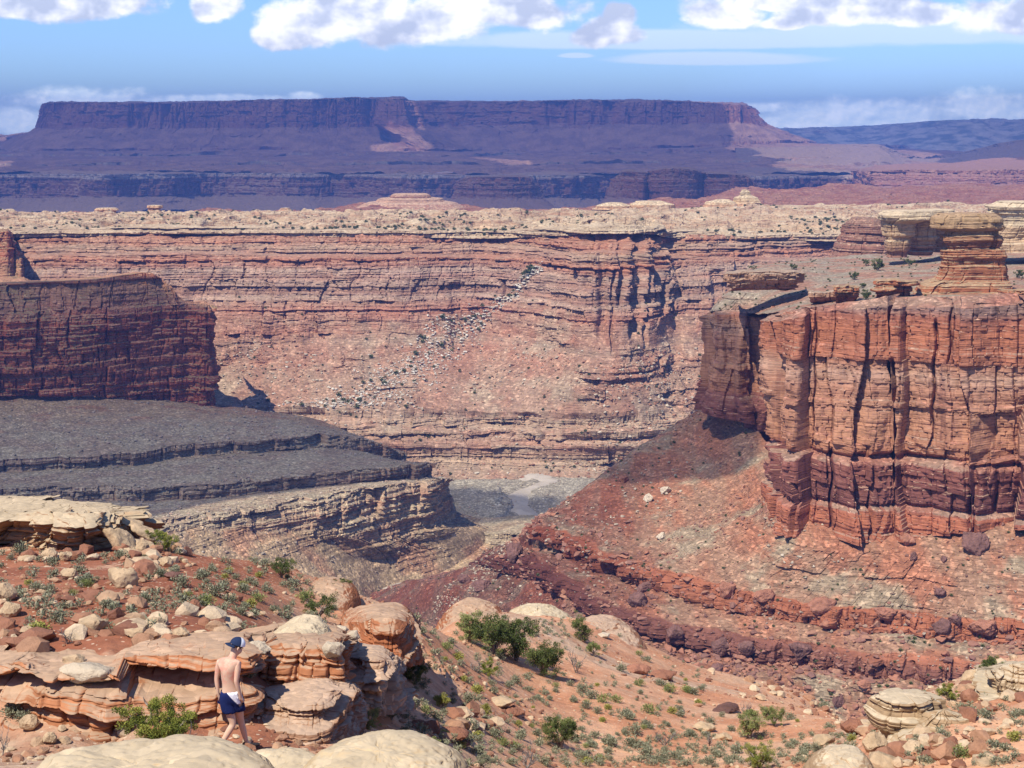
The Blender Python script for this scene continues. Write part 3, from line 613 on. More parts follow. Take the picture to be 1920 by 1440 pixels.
# canyon floor
m_fl = rock_mat('canyon_floor_stone', -310, -280, [(0, (.42,.36,.29)), (1, (.38,.33,.27))], 2.4, flat=(.36,.31,.225), flat2=(.29,.245,.18), fl=(.5,.85), speck=.4, bump=1.0, sat=.95)
fcx = [(-420,560),(420,560)]
gx, gy = np.meshgrid(np.linspace(-420, 460, 620), np.linspace(560, 1420, 700)); B = np.stack([gx, gy, np.zeros_like(gx)], -1)
B[..., 2] = -292+4*fbm(B, 60, 4)
tx, ty, _ = P(905, 950, 1140)
B[..., 2] += 7*np.exp(-(((gx-tx)/30)**2+((gy-ty)/60)**2)**2.2)*(1+.25*fbm(B, 25, 3, off=4))
q_ = B[..., 2]+3*fbm(B*np.array([1, 1, 0]), 45, 4, off=7)+300; q_ = (np.floor(q_/3.2)+sstep(.7, 1, q_/3.2-np.floor(q_/3.2)))*3.2-300
B[..., 2] = .15*B[..., 2]+.85*q_+.5*fbm(B*np.array([1, 1, 0]), 7, 3, off=2)
FLB = B.copy()
build('canyon_floor', B, m_fl, label='grey stony floor of the canyon', cat='canyon floor', kind='structure')
ms, t, b = mat_new('wash_sand'); g = t.new('ShaderNodeNewGeometry'); p = g.outputs['Position']
t.put(b.inputs['Base Color'], t.mix(t.sm(t.noise(p, .08, 5), .4, .6), (.34,.29,.23), (.42,.36,.29)))
def ribbon(name, pts, wid, mat, **kw):
    pts = np.array(pts); u = np.linspace(0, len(pts)-1, 120); Cc = catmull(pts, u); T = np.gradient(Cc[:, :2], axis=0); T /= np.linalg.norm(T, axis=1)[:, None]
    N = np.stack([T[:, 1], -T[:, 0]], 1); s = np.linspace(-1, 1, 9)[None, :, None]
    wd = wid*(1+0.35*np.sin(u*2.1))[:, None, None]
    B = np.repeat(Cc[:, None, :], 9, 1); B[..., :2] += N[:, None, :]*s*wd
    Bz = B.copy(); Bz[..., 2] = 0; B[..., 2] = FLB[np.clip(((Bz[..., 1]-560)/860*699).round().astype(int), 0, 699), np.clip(((Bz[..., 0]+420)/880*619).round().astype(int), 0, 619), 2]*.4+.6*(-292)+1.6-2.2*np.abs(s[..., 0])**3
    return build(name, B, mat, smooth=True, **kw)
wz = -290
ribbon('dry_wash', [PZ(714, wz, 890), PZ(728, wz, 912), PZ(752, wz, 945), PZ(860, wz, 980), PZ(960, wz, 1020), PZ(1000, wz, 1075), PZ(985, wz, 1110), PZ(955, wz, 1140), PZ(985, wz, 1185), PZ(1030, wz, 1215), PZ(985, wz, 1250), PZ(930, wz, 1270)], 11, ms, label='pale dry wash winding along the canyon floor', cat='wash', kind='structure')

# ------------------------------------------------------------------ big cliff on the right
m_rcl = rock_mat('right_cliff_stone', -165, -66, [
    (0, (.42,.20,.13)), (.13, (.46,.21,.135)), (.155, (.30,.15,.12)), (.17, (.20,.10,.085)), (.30, (.26,.125,.10)), (.345, (.25,.12,.095)), (.36, (.42,.22,.14)), (.40, (.46,.27,.175)), (.52, (.49,.30,.20)), (.62, (.46,.28,.195)),
    (.68, (.50,.36,.27)), (.72, (.43,.26,.18)), (.745, (.41,.205,.135)), (.86, (.43,.205,.13)), (.91, (.38,.185,.13)), (.94, (.28,.20,.17)), (1, (.30,.23,.19))], 2.6,
    flat=(.34,.25,.19), flat2=(.36,.20,.15), fl=(.55,.8), speck=.3, warp=.35, bands=.25, bump=.55, streak=.55, bright=(.97,.85,.81), sat=1.08)
rx = [(1462,1),(1446,2),(1446,3),(1500,4),(1560,5),(1630,6),(1662,7),(1700,8),(1780,9),(1860,10),(1950,11),(2350,12)]
tx_ = [1470,1450,1440,1490,1560,1630,1658,1700,1780,1860,1950,2350]
tD = [800,650,616,603,600,600,606,600,594,588,582,575]
ty_ = [590,600,604,597,588,576,572,576,574,572,572,570]
bx_ = [1470,1460,1455,1500,1560,1625,1670,1715,1780,1860,1950,2350]
r_top = list(zip(tx_, ty_, tD))
rows = [Pr([(x+(12 if i == 2 else 4 if i == 1 else 0), y-16, D+9+(14 if i == 2 else 0)) for i, (x, y, D) in enumerate(r_top)]), Pr(r_top),
        Pr(list(zip(bx_, [830,838,842,848,853,858,859,859,858,856,853,850], [798,642,608,594,590,589,594,589,584,579,574,568]))),
        Pr(list(zip(bx_, [836,846,850,856,862,867,868,868,867,865,862,859], [796,639,604,590,586,585,589,585,580,576,570,565]))),
        Pr(list(zip(bx_, [920,932,938,944,950,955,954,950,945,940,936,934], [794,636,601,587,583,582,586,582,578,574,568,562]))),
        Pr(list(zip(bx_, [960,990,1000,1006,1010,1014,1012,1005,996,985,980,975], [792,634,598,584,580,579,583,579,576,572,566,560])))]
def rc_off(B, S, VV):
    z = B[..., 2]; o = np.zeros(z.shape)
    o = o+0.0
    # shelf and undercut between the two great beds
    zl = -131+0.8*fbm(B, 30, 2)
    o = o-3.6*np.exp(-((z-zl)/1.3)**2)
    o = o-2.0*np.exp(-((z+149.5)/0.9)**2)
    # bottom beds step out
    o = o+1.5*sstep(-149, -151, z)
    # deep vertical clefts, thin and dark
    for sx, dep, wd, za, zb in cracks:
        px = (B[..., 0]/B[..., 1])
        o = o-dep*np.exp(-((px-sx-0.0009*np.sin(z*.35))*B[..., 1]/wd)**2)*sstep(za-2, za+2, z)*sstep(zb+2, zb-2, z)
    return o
bear = lambda px: (px-CX)/FPX/0.985
cracks = [(bear(1665), 12, 1.1, -105, -60), (bear(1682), 9, 0.9, -140, -92), (bear(1567), 5, .5, -161, -129), (bear(1638), 5, .5, -162, -134), (bear(1752), 4.5, .55, -118, -76), (bear(1778), 3.5, .4, -92, -70), (bear(1525), 3, .4, -128, -74), (bear(1836), 6, 1.5, -160, -131), (bear(1880), 4, .8, -150, -132)]
form('cliff', rows, [.5, 1, 1, 1, 1, 1], m_rcl, 2.6, 101, 'great sunlit red cliff of layered blocks at the right', 'cliff', res=1.05,
     vres=[1.5, 1.5, 2, 1.6, 1.5], dk=dict(big=4.8, crack=.75, strata=.42, zs=.07, blocks=1.05, facet=3.0, fine=.55, small=.5, sheer=True), off=rc_off)
# cliff set back behind it, in cloud shade
bk = [(1390,582,950),(1332,592,800),(1326,594,752),(1342,590,742),(1375,590,738),(1400,592,742),(1425,596,735),(1460,600,730),(1520,600,728)]
bb = [(1395,762,945),(1336,765,795),(1328,770,747),(1345,777,736),(1378,785,732),(1402,795,735),(1428,806,728),(1462,815,722),(1520,825,720)]
form('shaded_cliff', [Pr([(x+(14 if i < 3 else 0), y-8, D+12) for i, (x, y, D) in enumerate(bk)]), Pr(bk), Pr(bb)], [.5, 1, 1], m_rcl, 2.8, 107, 'purple shaded cliff set back just left of the great sunlit cliff', 'cliff', res=1.05,
     vres=[1.5, 1.6], dk=dict(big=2.0, crack=.9, strata=.4, blocks=.9, small=.4, sheer=True, facet=2), off=lambda B, S, VV: 4*sstep(-128, -140, B[..., 2]))
# land on top of the cliff
m_top = rock_mat('cliff_top_stone', -90, -50, [(0, (.27,.20,.165)), (.3, (.33,.21,.16)), (.6, (.33,.25,.19)), (1, (.36,.29,.22))], 2.2, flat=(.31,.26,.20), flat2=(.33,.20,.15), fl=(.45,.75), speck=.25, bump=.8)
fx = [1336, 1350, 1390, 1455, 1560, 1680, 1800, 1950, 2350]
rows = [Pr(list(zip([1400,1400,1410,1450,1560,1680,1800,1950,2350], [520,506,498,492,484,474,462,450,440], [930,930,940,960,980,990,990,990,990]))),
        Pr(list(zip([1380,1385,1400,1450,1560,1680,1800,1950,2350], [530,525,512,505,503,500,490,478,470], [850,860,860,850,850,850,850,850,850]))),
        Pr(list(zip([1345,1355,1380,1450,1560,1680,1800,1950,2350], [565,556,550,550,548,535,530,530,530], [800,770,765,760,720,690,690,690,690]))),
        Pr(list(zip([1336,1332,1350,1400,1470,1660,1780,1950,2350], [584,584,582,588,588,562,562,560,560], [800,757,750,745,626,617,610,598,590])))]
o_top, Btop = form('cliff_top', rows, [.1, .2, .3, .4], m_top, 2.2, 111, 'stony ground with sparse shrubs on top of the right cliff', 'terrain', vres=[1, 1, 1.2], dk=dict(big=1.2, strata=1.2), ledges=.9, tamp=.45)

# ------------------------------------------------------------------ debris slope under the right cliff
m_tal = rock_mat('debris_slope_stone', -290, -150, [(0, (.30,.25,.20)), (.4, (.28,.17,.135)), (.59, (.27,.15,.12)), (.61, (.23,.12,.10)), (.69, (.24,.125,.10)), (.705, (.39,.19,.13)), (.79, (.41,.185,.12)), (.81, (.36,.21,.155)), (.9, (.41,.21,.14)), (1, (.42,.21,.14))], 2.2,
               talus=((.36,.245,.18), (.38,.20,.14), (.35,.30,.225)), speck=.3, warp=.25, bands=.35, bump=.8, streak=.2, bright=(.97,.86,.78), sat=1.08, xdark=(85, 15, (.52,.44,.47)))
T0 = [(1322,790,850),(1318,766,790),(1345,774,762),(1400,796,737),(1445,846,702),(1450,950,616),(1510,980,594),(1600,985,589),(1720,976,586),(1900,952,580),(2400,940,574)]
T1 = [(1245,840,860),(1240,815,775),(1275,838,755),(1320,868,730),(1370,908,690),(1420,985,620),(1490,1032,580),(1600,1040,572),(1720,1040,568),(1900,1015,560),(2400,1000,550)]
T2 = [(1010,1000,760),(1000,983,690),(1060,1005,665),(1120,1030,645),(1180,1055,625),(1250,1078,600),(1380,1112,574),(1500,1135,558),(1620,1150,547),(1850,1172,532),(2400,1200,500)]
T3 = [(915,1065,850),(905,1045,775),(985,1046,672),(1050,1080,632),(1120,1125,603),(1200,1155,580),(1330,1188,558),(1450,1208,543),(1600,1225,530),(1850,1250,512),(2400,1280,480)]
T4 = [(775,1105,930),(765,1092,880),(850,1105,740),(950,1145,650),(1040,1180,608),(1130,1205,575),(1280,1250,540),(1420,1270,525),(1600,1290,510),(1850,1330,490),(2400,1360,460)]
T5 = [(690,1130,960),(690,1122,905),(740,1150,820),(850,1200,700),(950,1240,640),(1050,1280,590),(1200,1330,545),(1400,1370,520),(1600,1400,500),(1850,1430,480),(2400,1460,450)]
def foot(r, a, dd, n0=2): return [(x, y+(a if i >= n0 else a*.4), D-dd) for i, (x, y, D) in enumerate(r)]
rows = [Pr(T0), Pr(T1), Pr(foot(T2, -9, -5)), Pr(T2), Pr(foot(T2, 36, 1.5)), Pr(foot(T2, 42, 4)), Pr(foot(T3, -8, -4)), Pr(T3), Pr(foot(T3, 38, 2)), Pr(foot(T3, 46, 5)), Pr(T4), Pr(T5), [PZ(x, -300, D*.9) for x, y, D in T5]]
def rib_off(B, S, VV):
    # the ribs bulge out in rounded joint blocks, then gaps
    o = 0*S
    for c_, w_, a_, sd_ in ((3.45, .62, 4.2, 3), (7.45, .62, 4.6, 8)):
        x_ = S/9.5+.5*fbm(B, 30, 2, off=sd_)+hr(np.zeros(1), sd_)[0]; i_ = np.floor(x_); f_ = x_-i_
        bl = (1-np.abs(2*f_-1)**3)*(.72+.45*hr(i_, sd_))
        o = o+a_*bl*np.exp(-(np.abs(VV[:, None]-c_)/w_)**3)
    return o
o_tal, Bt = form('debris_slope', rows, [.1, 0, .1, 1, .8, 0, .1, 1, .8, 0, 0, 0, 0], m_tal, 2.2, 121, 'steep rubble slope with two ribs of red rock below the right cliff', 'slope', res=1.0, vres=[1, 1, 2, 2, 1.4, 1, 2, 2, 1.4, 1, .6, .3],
     dk=dict(big=1.6, crack=1.2, strata=.5, blocks=1.5, facet=1.5), ledges=.3, tamp=.95, tal=True, off=rib_off)

lx = [883, 888, 905, 930, 960, 990, 1020]
form('canyon_bench', [Pr([(x, y, 1075) for x, y in zip([905,905,920,935,965,990,1020], [974,974,973,972,971,970,970])]), Pr([(x, y, D) for x, y, D in zip(lx, [990,995,1000,1002,1000,996,990], [1060,1022,1012,1008,1006,1004,1000])]),
      Pr([(x, y, D) for x, y, D in zip(lx, [1006,1014,1021,1024,1023,1018,1010], [1060,1020,1009,1005,1003,1001,998])])], [.2, 1, 1], m_ter, 2, 131, 'small flat topped tan bench beside the wash below the slope tip', 'bench', vres=[1, 2], dk=dict(big=1, strata=.8, blocks=1.2))
# ------------------------------------------------------------------ rocks
import bmesh
def hull_rock(seed, n=16, flat=0.6, sub=0, rough=0.0):
    r = random.Random(seed); bm = bmesh.new()
    for i in range(n):
        v = Vector((r.gauss(0, 1), r.gauss(0, 1), r.gauss(0, 1))).normalized()
        bm.verts.new((v.x*0.5*(.8+.4*r.random()), v.y*0.42*(.8+.4*r.random()), v.z*0.5*flat*(.8+.4*r.random())))
    bmesh.ops.convex_hull(bm, input=bm.verts)
    for v in [v for v in bm.verts if not v.link_faces]: bm.verts.remove(v)
    bmesh.ops.triangulate(bm, faces=bm.faces)
    bm.verts.index_update()
    V = np.array([v.co[:] for v in bm.verts]); F = np.array([[v.index for v in f.verts] for f in bm.faces], dtype=np.int32); bm.free()
    return V, F
def detail_rock(seed, n=14, flat=0.6, cuts=3, round_=0.035, noise=0.02):
    """a block with worn edges, fine enough to be looked at"""
    V, F = hull_rock(seed, n, flat)
    me = bpy.data.meshes.new('t'); me.from_pydata(V.tolist(), [], F.tolist()); bm = bmesh.new(); bm.from_mesh(me); bpy.data.meshes.remove(me)
    bmesh.ops.dissolve_limit(bm, angle_limit=R(9), verts=bm.verts, edges=bm.edges)
    if round_: bmesh.ops.bevel(bm, geom=list(bm.edges), offset=round_, segments=2, profile=0.6, affect='EDGES', clamp_overlap=True)
    bmesh.ops.triangulate(bm, faces=bm.faces)
    for _ in range(cuts):
        L_ = [e for e in bm.edges if e.calc_length() > 0.09]
        if not L_: break
        bmesh.ops.subdivide_edges(bm, edges=L_, cuts=1, use_grid_fill=False); bmesh.ops.triangulate(bm, faces=bm.faces)
    bm.verts.index_update(); V = np.array([v.co[:] for v in bm.verts]); F = np.array([[v.index for v in f.verts] for f in bm.faces], dtype=np.int32)
    bm.normal_update(); N = np.array([v.normal[:] for v in bm.verts]); bm.free()
    V = V+N*(noise*fbm(V, 0.3, 3, off=seed)+noise*.5*fbm(V, .07, 2, off=seed))[:, None]
    return V, F
HRN = [hull_rock(150+i, 34, 0.55+0.05*(i % 4)) for i in range(10)]
HR = [hull_rock(100+i, 12, 0.5+0.05*(i % 4)) for i in range(10)]
def scatter_pts(B, n, seed, wfun=None):
    r = np.random.RandomState(seed); nv, nu, _ = B.shape
    # area weight
    A = np.linalg.norm(np.cross(B[1:, :-1]-B[:-1, :-1], B[:-1, 1:]-B[:-1, :-1]), axis=2)
    Cn = (B[1:, :-1]+B[:-1, 1:])/2
    if wfun is not None: A = A*wfun(Cn)
    p = np.cumsum(A.reshape(-1)); k = np.searchsorted(p, r.rand(n)*p[-1]); k = np.clip(k, 0, A.size-1)
    return Cn.reshape(-1, 3)[k]+(r.rand(n, 3)-.5)*0.5, k
def rubble(name, pts, smin, smax, pw, mat, seed, label, cat='rubble', sink=0.15, tilt=0.5, kind='stuff', tint=None, T=None):
    T = T or HR
    r = np.random.RandomState(seed); n = len(pts); Vs, Fs, Ts = [], [], []; off = 0
    s = smin+(smax-smin)*r.rand(n)**pw; kind_i = r.randint(0, len(T), n); tn = r.rand(n) if tint is None else tint(pts, r)
    for i in range(len(T)):
        m_ = np.where(kind_i == i)[0]
        if not len(m_): continue
        V, F = T[i]; a = r.rand(len(m_))*6.283; ca, sa = np.cos(a), np.sin(a)
        sx = s[m_]*(.8+.5*r.rand(len(m_))); sz = s[m_]*(.7+.6*r.rand(len(m_)))
        tx = (r.rand(len(m_))-.5)*2*tilt
        X = V[None, :, 0]*sx[:, None]; Y = V[None, :, 1]*s[m_][:, None]; Z = V[None, :, 2]*sz[:, None]
        Y2 = Y*np.cos(tx)[:, None]-Z*np.sin(tx)[:, None]; Z2 = Y*np.sin(tx)[:, None]+Z*np.cos(tx)[:, None]
        W = np.stack([X*ca[:, None]-Y2*sa[:, None], X*sa[:, None]+Y2*ca[:, None], Z2+s[m_][:, None]*sink], -1)+pts[m_][:, None, :]
        k = len(V); Vs.append(W.reshape(-1, 3)); Fs.append((F[None]+(np.arange(len(m_))*k)[:, None, None]).reshape(-1, 3)+off); off += k*len(m_)
        Ts.append(np.repeat(tn[m_], k))
    return tag(mesh_np(name, np.concatenate(Vs), np.concatenate(Fs).astype(np.int32), mat, attrs={'tint': np.concatenate(Ts)}), label, cat, kind=kind)
def rub_mat(name, cols, L, rough=.25):
    m, t, b = mat_new(name); a = t.attr('tint'); g = t.new('ShaderNodeNewGeometry'); p = g.outputs['Position']
    n = len(cols); c = t.ramp(a, [(i/(n-1), cc) for i, cc in enumerate(cols)])
    c = t.mix(1.0, c, t.ramp(t.noise(p, 1/L, 5, .65), [(.3, 1-rough), (.5, 1.0), (.72, 1+rough)]), 'MULTIPLY')
    t.put(b.inputs['Base Color'], c); bp = t.new('ShaderNodeBump'); bp.inputs['Strength'].default_value = .8; bp.inputs['Distance'].default_value = .22*L
    t.put(bp.inputs['Height'], t.noise(p, 3/L, 7, .7)); t.put(b.inputs['Normal'], bp.outputs[0]); return m
mr1 = rub_mat('slope_rubble_stone', [(.20,.105,.08), (.27,.13,.09), (.34,.15,.09), (.30,.18,.12), (.29,.23,.17), (.34,.27,.20), (.46,.38,.28)], 1.5)
def wt(C_):
    n = fbm(C_, 45, 3, off=4); return (0.25+sstep(-.15, .35, n))
pts, _ = scatter_pts(Bt, 15000, 5, wt)
def tnt(p, r):   # pale grey debris lies in patches
    n = fbm(p, 60, 3, off=9); return np.clip(r.rand(len(p))*.75+n*.9-.02+.25*(r.rand(len(p)) > .9), 0, 1)
rubble('rubble', pts, .45, 2.3, 3.0, mr1, 6, 'loose red and grey rubble on the slope below the right cliff', tint=tnt)
ribz = lambda C_: (np.exp(-((C_[..., 2]+187)/4)**2)+np.exp(-((C_[..., 2]+202)/5)**2)*1.6)*(1-.6*(fbm(C_, 30, 2) > 0))
pts, _ = scatter_pts(Bt, 2600, 15, ribz)
rubble('rubble', pts, 1.2, 4.6, 2.4, mr1, 16, 'fallen red blocks below the ribs of the rubble slope', tint=lambda p, r: r.rand(len(p))*.45)
mr2 = rub_mat('wall_rubble_stone', [(.24,.12,.08), (.34,.17,.10), (.36,.22,.14), (.36,.29,.21), (.44,.36,.26), (.54,.46,.35)], 3)
pts, _ = scatter_pts(Bw, 17000, 25, lambda C_: sstep(-185, -212, C_[..., 2])*(.25+sstep(-.1, .3, fbm(C_, 110, 3, off=2))))
rubble('rubble', pts, .8, 4.2, 3.2, mr2, 26, 'scattered blocks on the lower slopes of the far canyon wall')
# the white rock slide that crosses the far wall from upper right to lower left
def sight(Bx, px, py):
    q = P(px, py, 1.0); a = Bx[..., 0]/Bx[..., 1]-q[0]; e = Bx[..., 2]/Bx[..., 1]-q[2]; return Bx.reshape(-1, 3)[np.argmin(a*a+e*e)]
ch = np.array([sight(Bw, *q) for q in [(1005, 505), (985, 530), (930, 580), (860, 632), (790, 688), (720, 738), (650, 765)]])
r_ = np.random.RandomState(4); n = 6000; u = r_.rand(n)*(len(ch)-1.01); cp = catmull(ch, u); wdt = (3.5+4.5*u)
cx2 = cp[:, 0]+r_.randn(n)*wdt*.8-u*2; cy2 = cp[:, 1]+r_.randn(n)*3
flatB = Bw.reshape(-1, 3)[::7]
def snap(xs, ys, flatB, cell):
    """height of the surface near x,y (highest sample in the cell)"""
    kx = np.round(flatB[:, 0]/cell).astype(np.int64); ky = np.round(flatB[:, 1]/cell).astype(np.int64); key = kx*1000003+ky
    o = np.lexsort((flatB[:, 2], key)); ks = key[o]; zs = flatB[o, 2]
    q = np.round(xs/cell).astype(np.int64)*1000003+np.round(ys/cell).astype(np.int64)
    i = np.searchsorted(ks, q, side='right')-1; i = np.clip(i, 0, len(ks)-1); ok = ks[i] == q
    return np.where(ok, zs[i], np.nan)
cz2 = snap(cx2, cy2, flatB, 3.0); ok = ~np.isnan(cz2)
pts = np.stack([cx2, cy2, cz2], -1)[ok]
rubble('rock_slide', pts, .5, 3.6, 3.5, rub_mat('pale_slide_stone', [(.40,.34,.26), (.52,.45,.36), (.62,.56,.46)], 3), 28, 'pale rock slide running down the far canyon wall from upper right to lower left', 'rock slide')
def ter_w(C_): return .3+sstep(0, .4, fbm(C_, 40, 3, off=8))
gter = np.array([0])
mr3 = rub_mat('terrace_rubble_stone', [(.22,.17,.13), (.31,.25,.18), (.35,.29,.21), (.33,.215,.155), (.43,.37,.28)], 2)
pts, _ = scatter_pts(Bter, 9000, 35, ter_w)
rubble('rubble', pts, .5, 3.0, 3.2, mr3, 36, 'grey rubble lying on the stepped benches in the canyon')
pts, _ = scatter_pts(FLB[200:, 150:540], 5000, 65, lambda C_: .2+sstep(0, .3, fbm(C_, 30, 3, off=5)))
rubble('rubble', pts, .5, 3.2, 3.0, mr3, 66, 'broken stone littering the canyon floor beside the dry wash')
# ------------------------------------------------------------------ foreground ground, a height field fitted through surveyed points
def rt(py): p = P(960, py, 1.0); return -p[2]
ctl = []
def cp_(px, a, D=None):
    """(px, py, D) or (px, D, ratio)"""
    ctl.append((px, D, rt(a)) if D > 1.0 else (px, a, D))
for px in (-900, 0, 960, 1900, 2900): ctl += [(px, 3.0, .667), (px, 9.0, .52)]
for q in [(-300,14,.50),(100,14,.50),(480,15,.49),(900,14,.52),(900,20,.50),(1300,20,.55),(1300,35,.49),(1800,18,.5),(2300,18,.5)]: ctl.append(q)
for q in [(-200,1440,18),(100,1425,20),(350,1420,21),(480,1412,21.5),(600,1405,22.5),(440,1399,23.2),(640,1405,24),(900,1440,36),(760,1400,30),
          (1100,1440,47),(1400,1440,48),(1600,1440,44),(1800,1440,36),(2100,1440,33),(-200,1400,24.2),(0,1395,24.2),(200,1398,24),(400,1400,23.9),(560,1400,24.1),
          (0,1222,26.2),(200,1220,26.2),(400,1210,26.4),(0,1180,28.6),(200,1180,28.6),(400,1170,29.5),(100,1120,35),(300,1110,36),(400,1110,38),(500,1120,40),
          (-200,1056,47),(0,1052,48),(200,1052,48),(350,1068,47),(-200,1036,51.5),(0,1036,51.5),(150,1032,52),
          (550,1180,38),(550,1140,46),(640,1150,48),(700,1370,31),(700,1300,36),(760,1240,44),(780,1170,55),
          (850,1400,35),(850,1330,42),(850,1260,52),(850,1200,62),(900,1165,76),(1000,1380,50),(1000,1300,60),(1000,1230,68),(1000,1160,82),
          (1150,1400,52),(1150,1330,59),(1150,1270,68),(1150,1220,78),(1300,1400,54),(1300,1335,64),(1300,1288,78),
          (1450,1400,54),(1450,1350,64),(1450,1318,78),(1560,1400,52),(1560,1350,62),(1560,1328,70),
          (1700,1400,40),(1700,1340,46),(1850,1380,38),(1850,1300,46),(1920,1330,40),(2200,1250,50)]: ctl.append((q[0], q[2], rt(q[1])))
edge = [(-700,990,57),(-200,985,57),(100,985,57),(250,1008,56),(370,1047,56),(450,1063,60),(520,1080,62),(600,1107,62),(680,1137,60),(740,1142,60),(850,1152,70),(900,1155,80),(1000,1150,86),
        (1100,1168,88),(1200,1205,90),(1300,1268,92),(1450,1303,92),(1560,1320,85),(1700,1306,56),(1850,1250,60),(2200,1180,64),(2900,1180,64)]
for px, py, D in edge:
    r0 = rt(py); ctl += [(px, D, r0), (px, D*1.12, r0+.04), (px, D*1.4, r0+.17), (px, D*2, r0+.42)]
ctl = np.array(ctl, dtype=float)
def _uv(px, D): return np.stack([(px-960)/2800*2.2, np.log(D)], -1)
K = _uv(ctl[:, 0], ctl[:, 1]); dd = np.linalg.norm(K[:, None]-K[None], axis=2)
nK = len(K); Am = np.zeros((nK+3, nK+3)); Am[:nK, :nK] = -dd+np.eye(nK)*-0.0008; Pm = np.concatenate([np.ones((nK, 1)), K], 1); Am[:nK, nK:] = Pm; Am[nK:, :nK] = Pm.T
wR = np.linalg.solve(Am, np.concatenate([ctl[:, 2], np.zeros(3)]))
_gb = np.linspace(-1000, 3000, 401); _gd = np.linspace(math.log(2.6), math.log(190), 300)
_GB, _GD = np.meshgrid(_gb, _gd); Uq = np.stack([(_GB-960)/2800*2.2, _GD], -1).reshape(-1, 2)
_GR = np.zeros(len(Uq))
for i in range(0, len(Uq), 20000):
    q = Uq[i:i+20000]; _GR[i:i+20000] = -np.linalg.norm(q[:, None]-K[None], axis=2)@wR[:nK]+wR[nK]+q@wR[nK+1:]
_GR = _GR.reshape(_GB.shape)
for _ in range(2): _GR[1:-1, 1:-1] = (_GR[1:-1, 1:-1]*2+_GR[:-2, 1:-1]+_GR[2:, 1:-1]+_GR[1:-1, :-2]+_GR[1:-1, 2:])/6
def gz(x, y):
    """height of the foreground ground at x,y"""
    x = np.asarray(x, float); y = np.maximum(np.asarray(y, float), 2.7)
    # bearing in pixels: x/y = (px-CX)/FPX/dy, dy depends on the dip; one fixed-point pass
    px = CX+x/y*FPX*0.955
    for _ in range(2):
        a = np.clip((px+1000)/10, 0, 399.999); b = np.clip((np.log(y)-_gd[0])/(_gd[1]-_gd[0]), 0, 298.999)
        i = a.astype(int); j = b.astype(int); fa = a-i; fb = b-j
        r = (_GR[j, i]*(1-fa)+_GR[j, i+1]*fa)*(1-fb)+(_GR[j+1, i]*(1-fa)+_GR[j+1, i+1]*fa)*fb
        v = (-r*CT+ST)/(CT+r*ST); dy = CT+v*ST; px = CX+x/y*FPX*dy
    z = -r*y
    V = np.stack(np.broadcast_arrays(x, y, np.zeros_like(z)), -1)
    n = 0.22*fbm(V, 5.5, 4, off=1)+0.05*fbm(V, .9, 3, off=2)
    q = z+0.7*fbm(V, 9, 3, off=5); st = .55; led = (np.floor(q/st)+sstep(.72, 1, q/st-np.floor(q/st)))*st-q
    n = n+led*.55*sstep(.0, .25, fbm(V, 14, 3, off=9))
    return z+n*np.clip(y/30, .35, 1.3)
def spot(px, py, d0=6, d1=125):
    """where the sight line through that bearing and dip meets the ground"""
    D = np.exp(np.linspace(math.log(d0), math.log(d1), 700)); p = np.array([P(px, py, d) for d in D])
    g = gz(p[:, 0], p[:, 1]); k = np.where(p[:, 2] < g)[0]
    i = k[0] if len(k) else len(D)-1
    return (p[i, 0], p[i, 1], float(g[i])), D[i]/FPX*1.03
nu, nv = int(1500*Q), int(760*Q)
bx = np.linspace(-620, 2550, nu); lD = np.concatenate([np.linspace(math.log(2.7), math.log(17), nv//7), np.linspace(math.log(17.1), math.log(100), nv*5//7), np.linspace(math.log(101), math.log(185), nv//7)])
GB, GD = np.meshgrid(bx, np.exp(lD)[::-1]); GXf = (GB-CX)/FPX*GD/0.955
B = np.stack([GXf, GD, gz(GXf, GD)], -1)
V0 = B.copy(); V0[..., 2] = 0
leftness = sstep(640, 470, GB+60*fbm(V0, 12, 3, off=3))
rockm = sstep(.05, .3, fbm(V0, 10, 4, off=21)+.12*(GB > 1550)-.05)
damp = fbm(V0, 7, 4, off=31)
m, t, b = mat_new('desert_ground'); g = t.new('ShaderNodeNewGeometry'); p = g.outputs['Position']
red = t.mix(t.sm(t.noise(p, .35, 6, .6), .42, .62), (.25, .088, .048), (.31, .125, .07))
sand = t.mix(t.sm(t.noise(p, .22, 6, .6), .4, .62), (.47, .215, .115), (.57, .32, .19))
sand = t.mix(t.sm(t.noise(p, .09, 4), .52, .68), sand, (.50, .32, .20))
c = t.mix(t.attr('left'), sand, red)
zb = t.xyz(p)[2]
rk = t.mix(t.sm(t.noise(p, 1.1, 6, .6), .4, .6), (.42, .24, .15), (.52, .37, .25))
c = t.mix(t.m('MULTIPLY', t.sm(t.m('ADD', t.attr('rock'), t.m('MULTIPLY', t.m('SUBTRACT', t.noise(p, 1.5, 5), .5), .8)), .45, .6), .8), c, rk)
vo = t.voro(p, 9); vr = t.xyz(vo.outputs['Color'])[0]
vo2 = t.voro(p, 3.2); vr2 = t.xyz(vo2.outputs['Color'])[1]
c = t.mix(t.m('MULTIPLY', t.m('MULTIPLY', t.sm(vr, .80, .83), t.sm(vo.outputs['Distance'], .32, .28)), .75), c, (.60, .47, .34))
c = t.mix(t.m('MULTIPLY', t.m('MULTIPLY', t.sm(vr2, .86, .88), t.sm(vo2.outputs['Distance'], .30, .24)), .8), c, (.56, .42, .30))
c = t.mix(t.m('MULTIPLY', t.m('MULTIPLY', t.sm(vr, .2, .17), t.sm(vo.outputs['Distance'], .35, .3)), .45), c, (.17, .09, .065))
nz_ = t.xyz(g.outputs['Normal'])[2]
c = t.mix(t.sm(nz_, .86, .6, 0, .7), c, (.33, .15, .09))
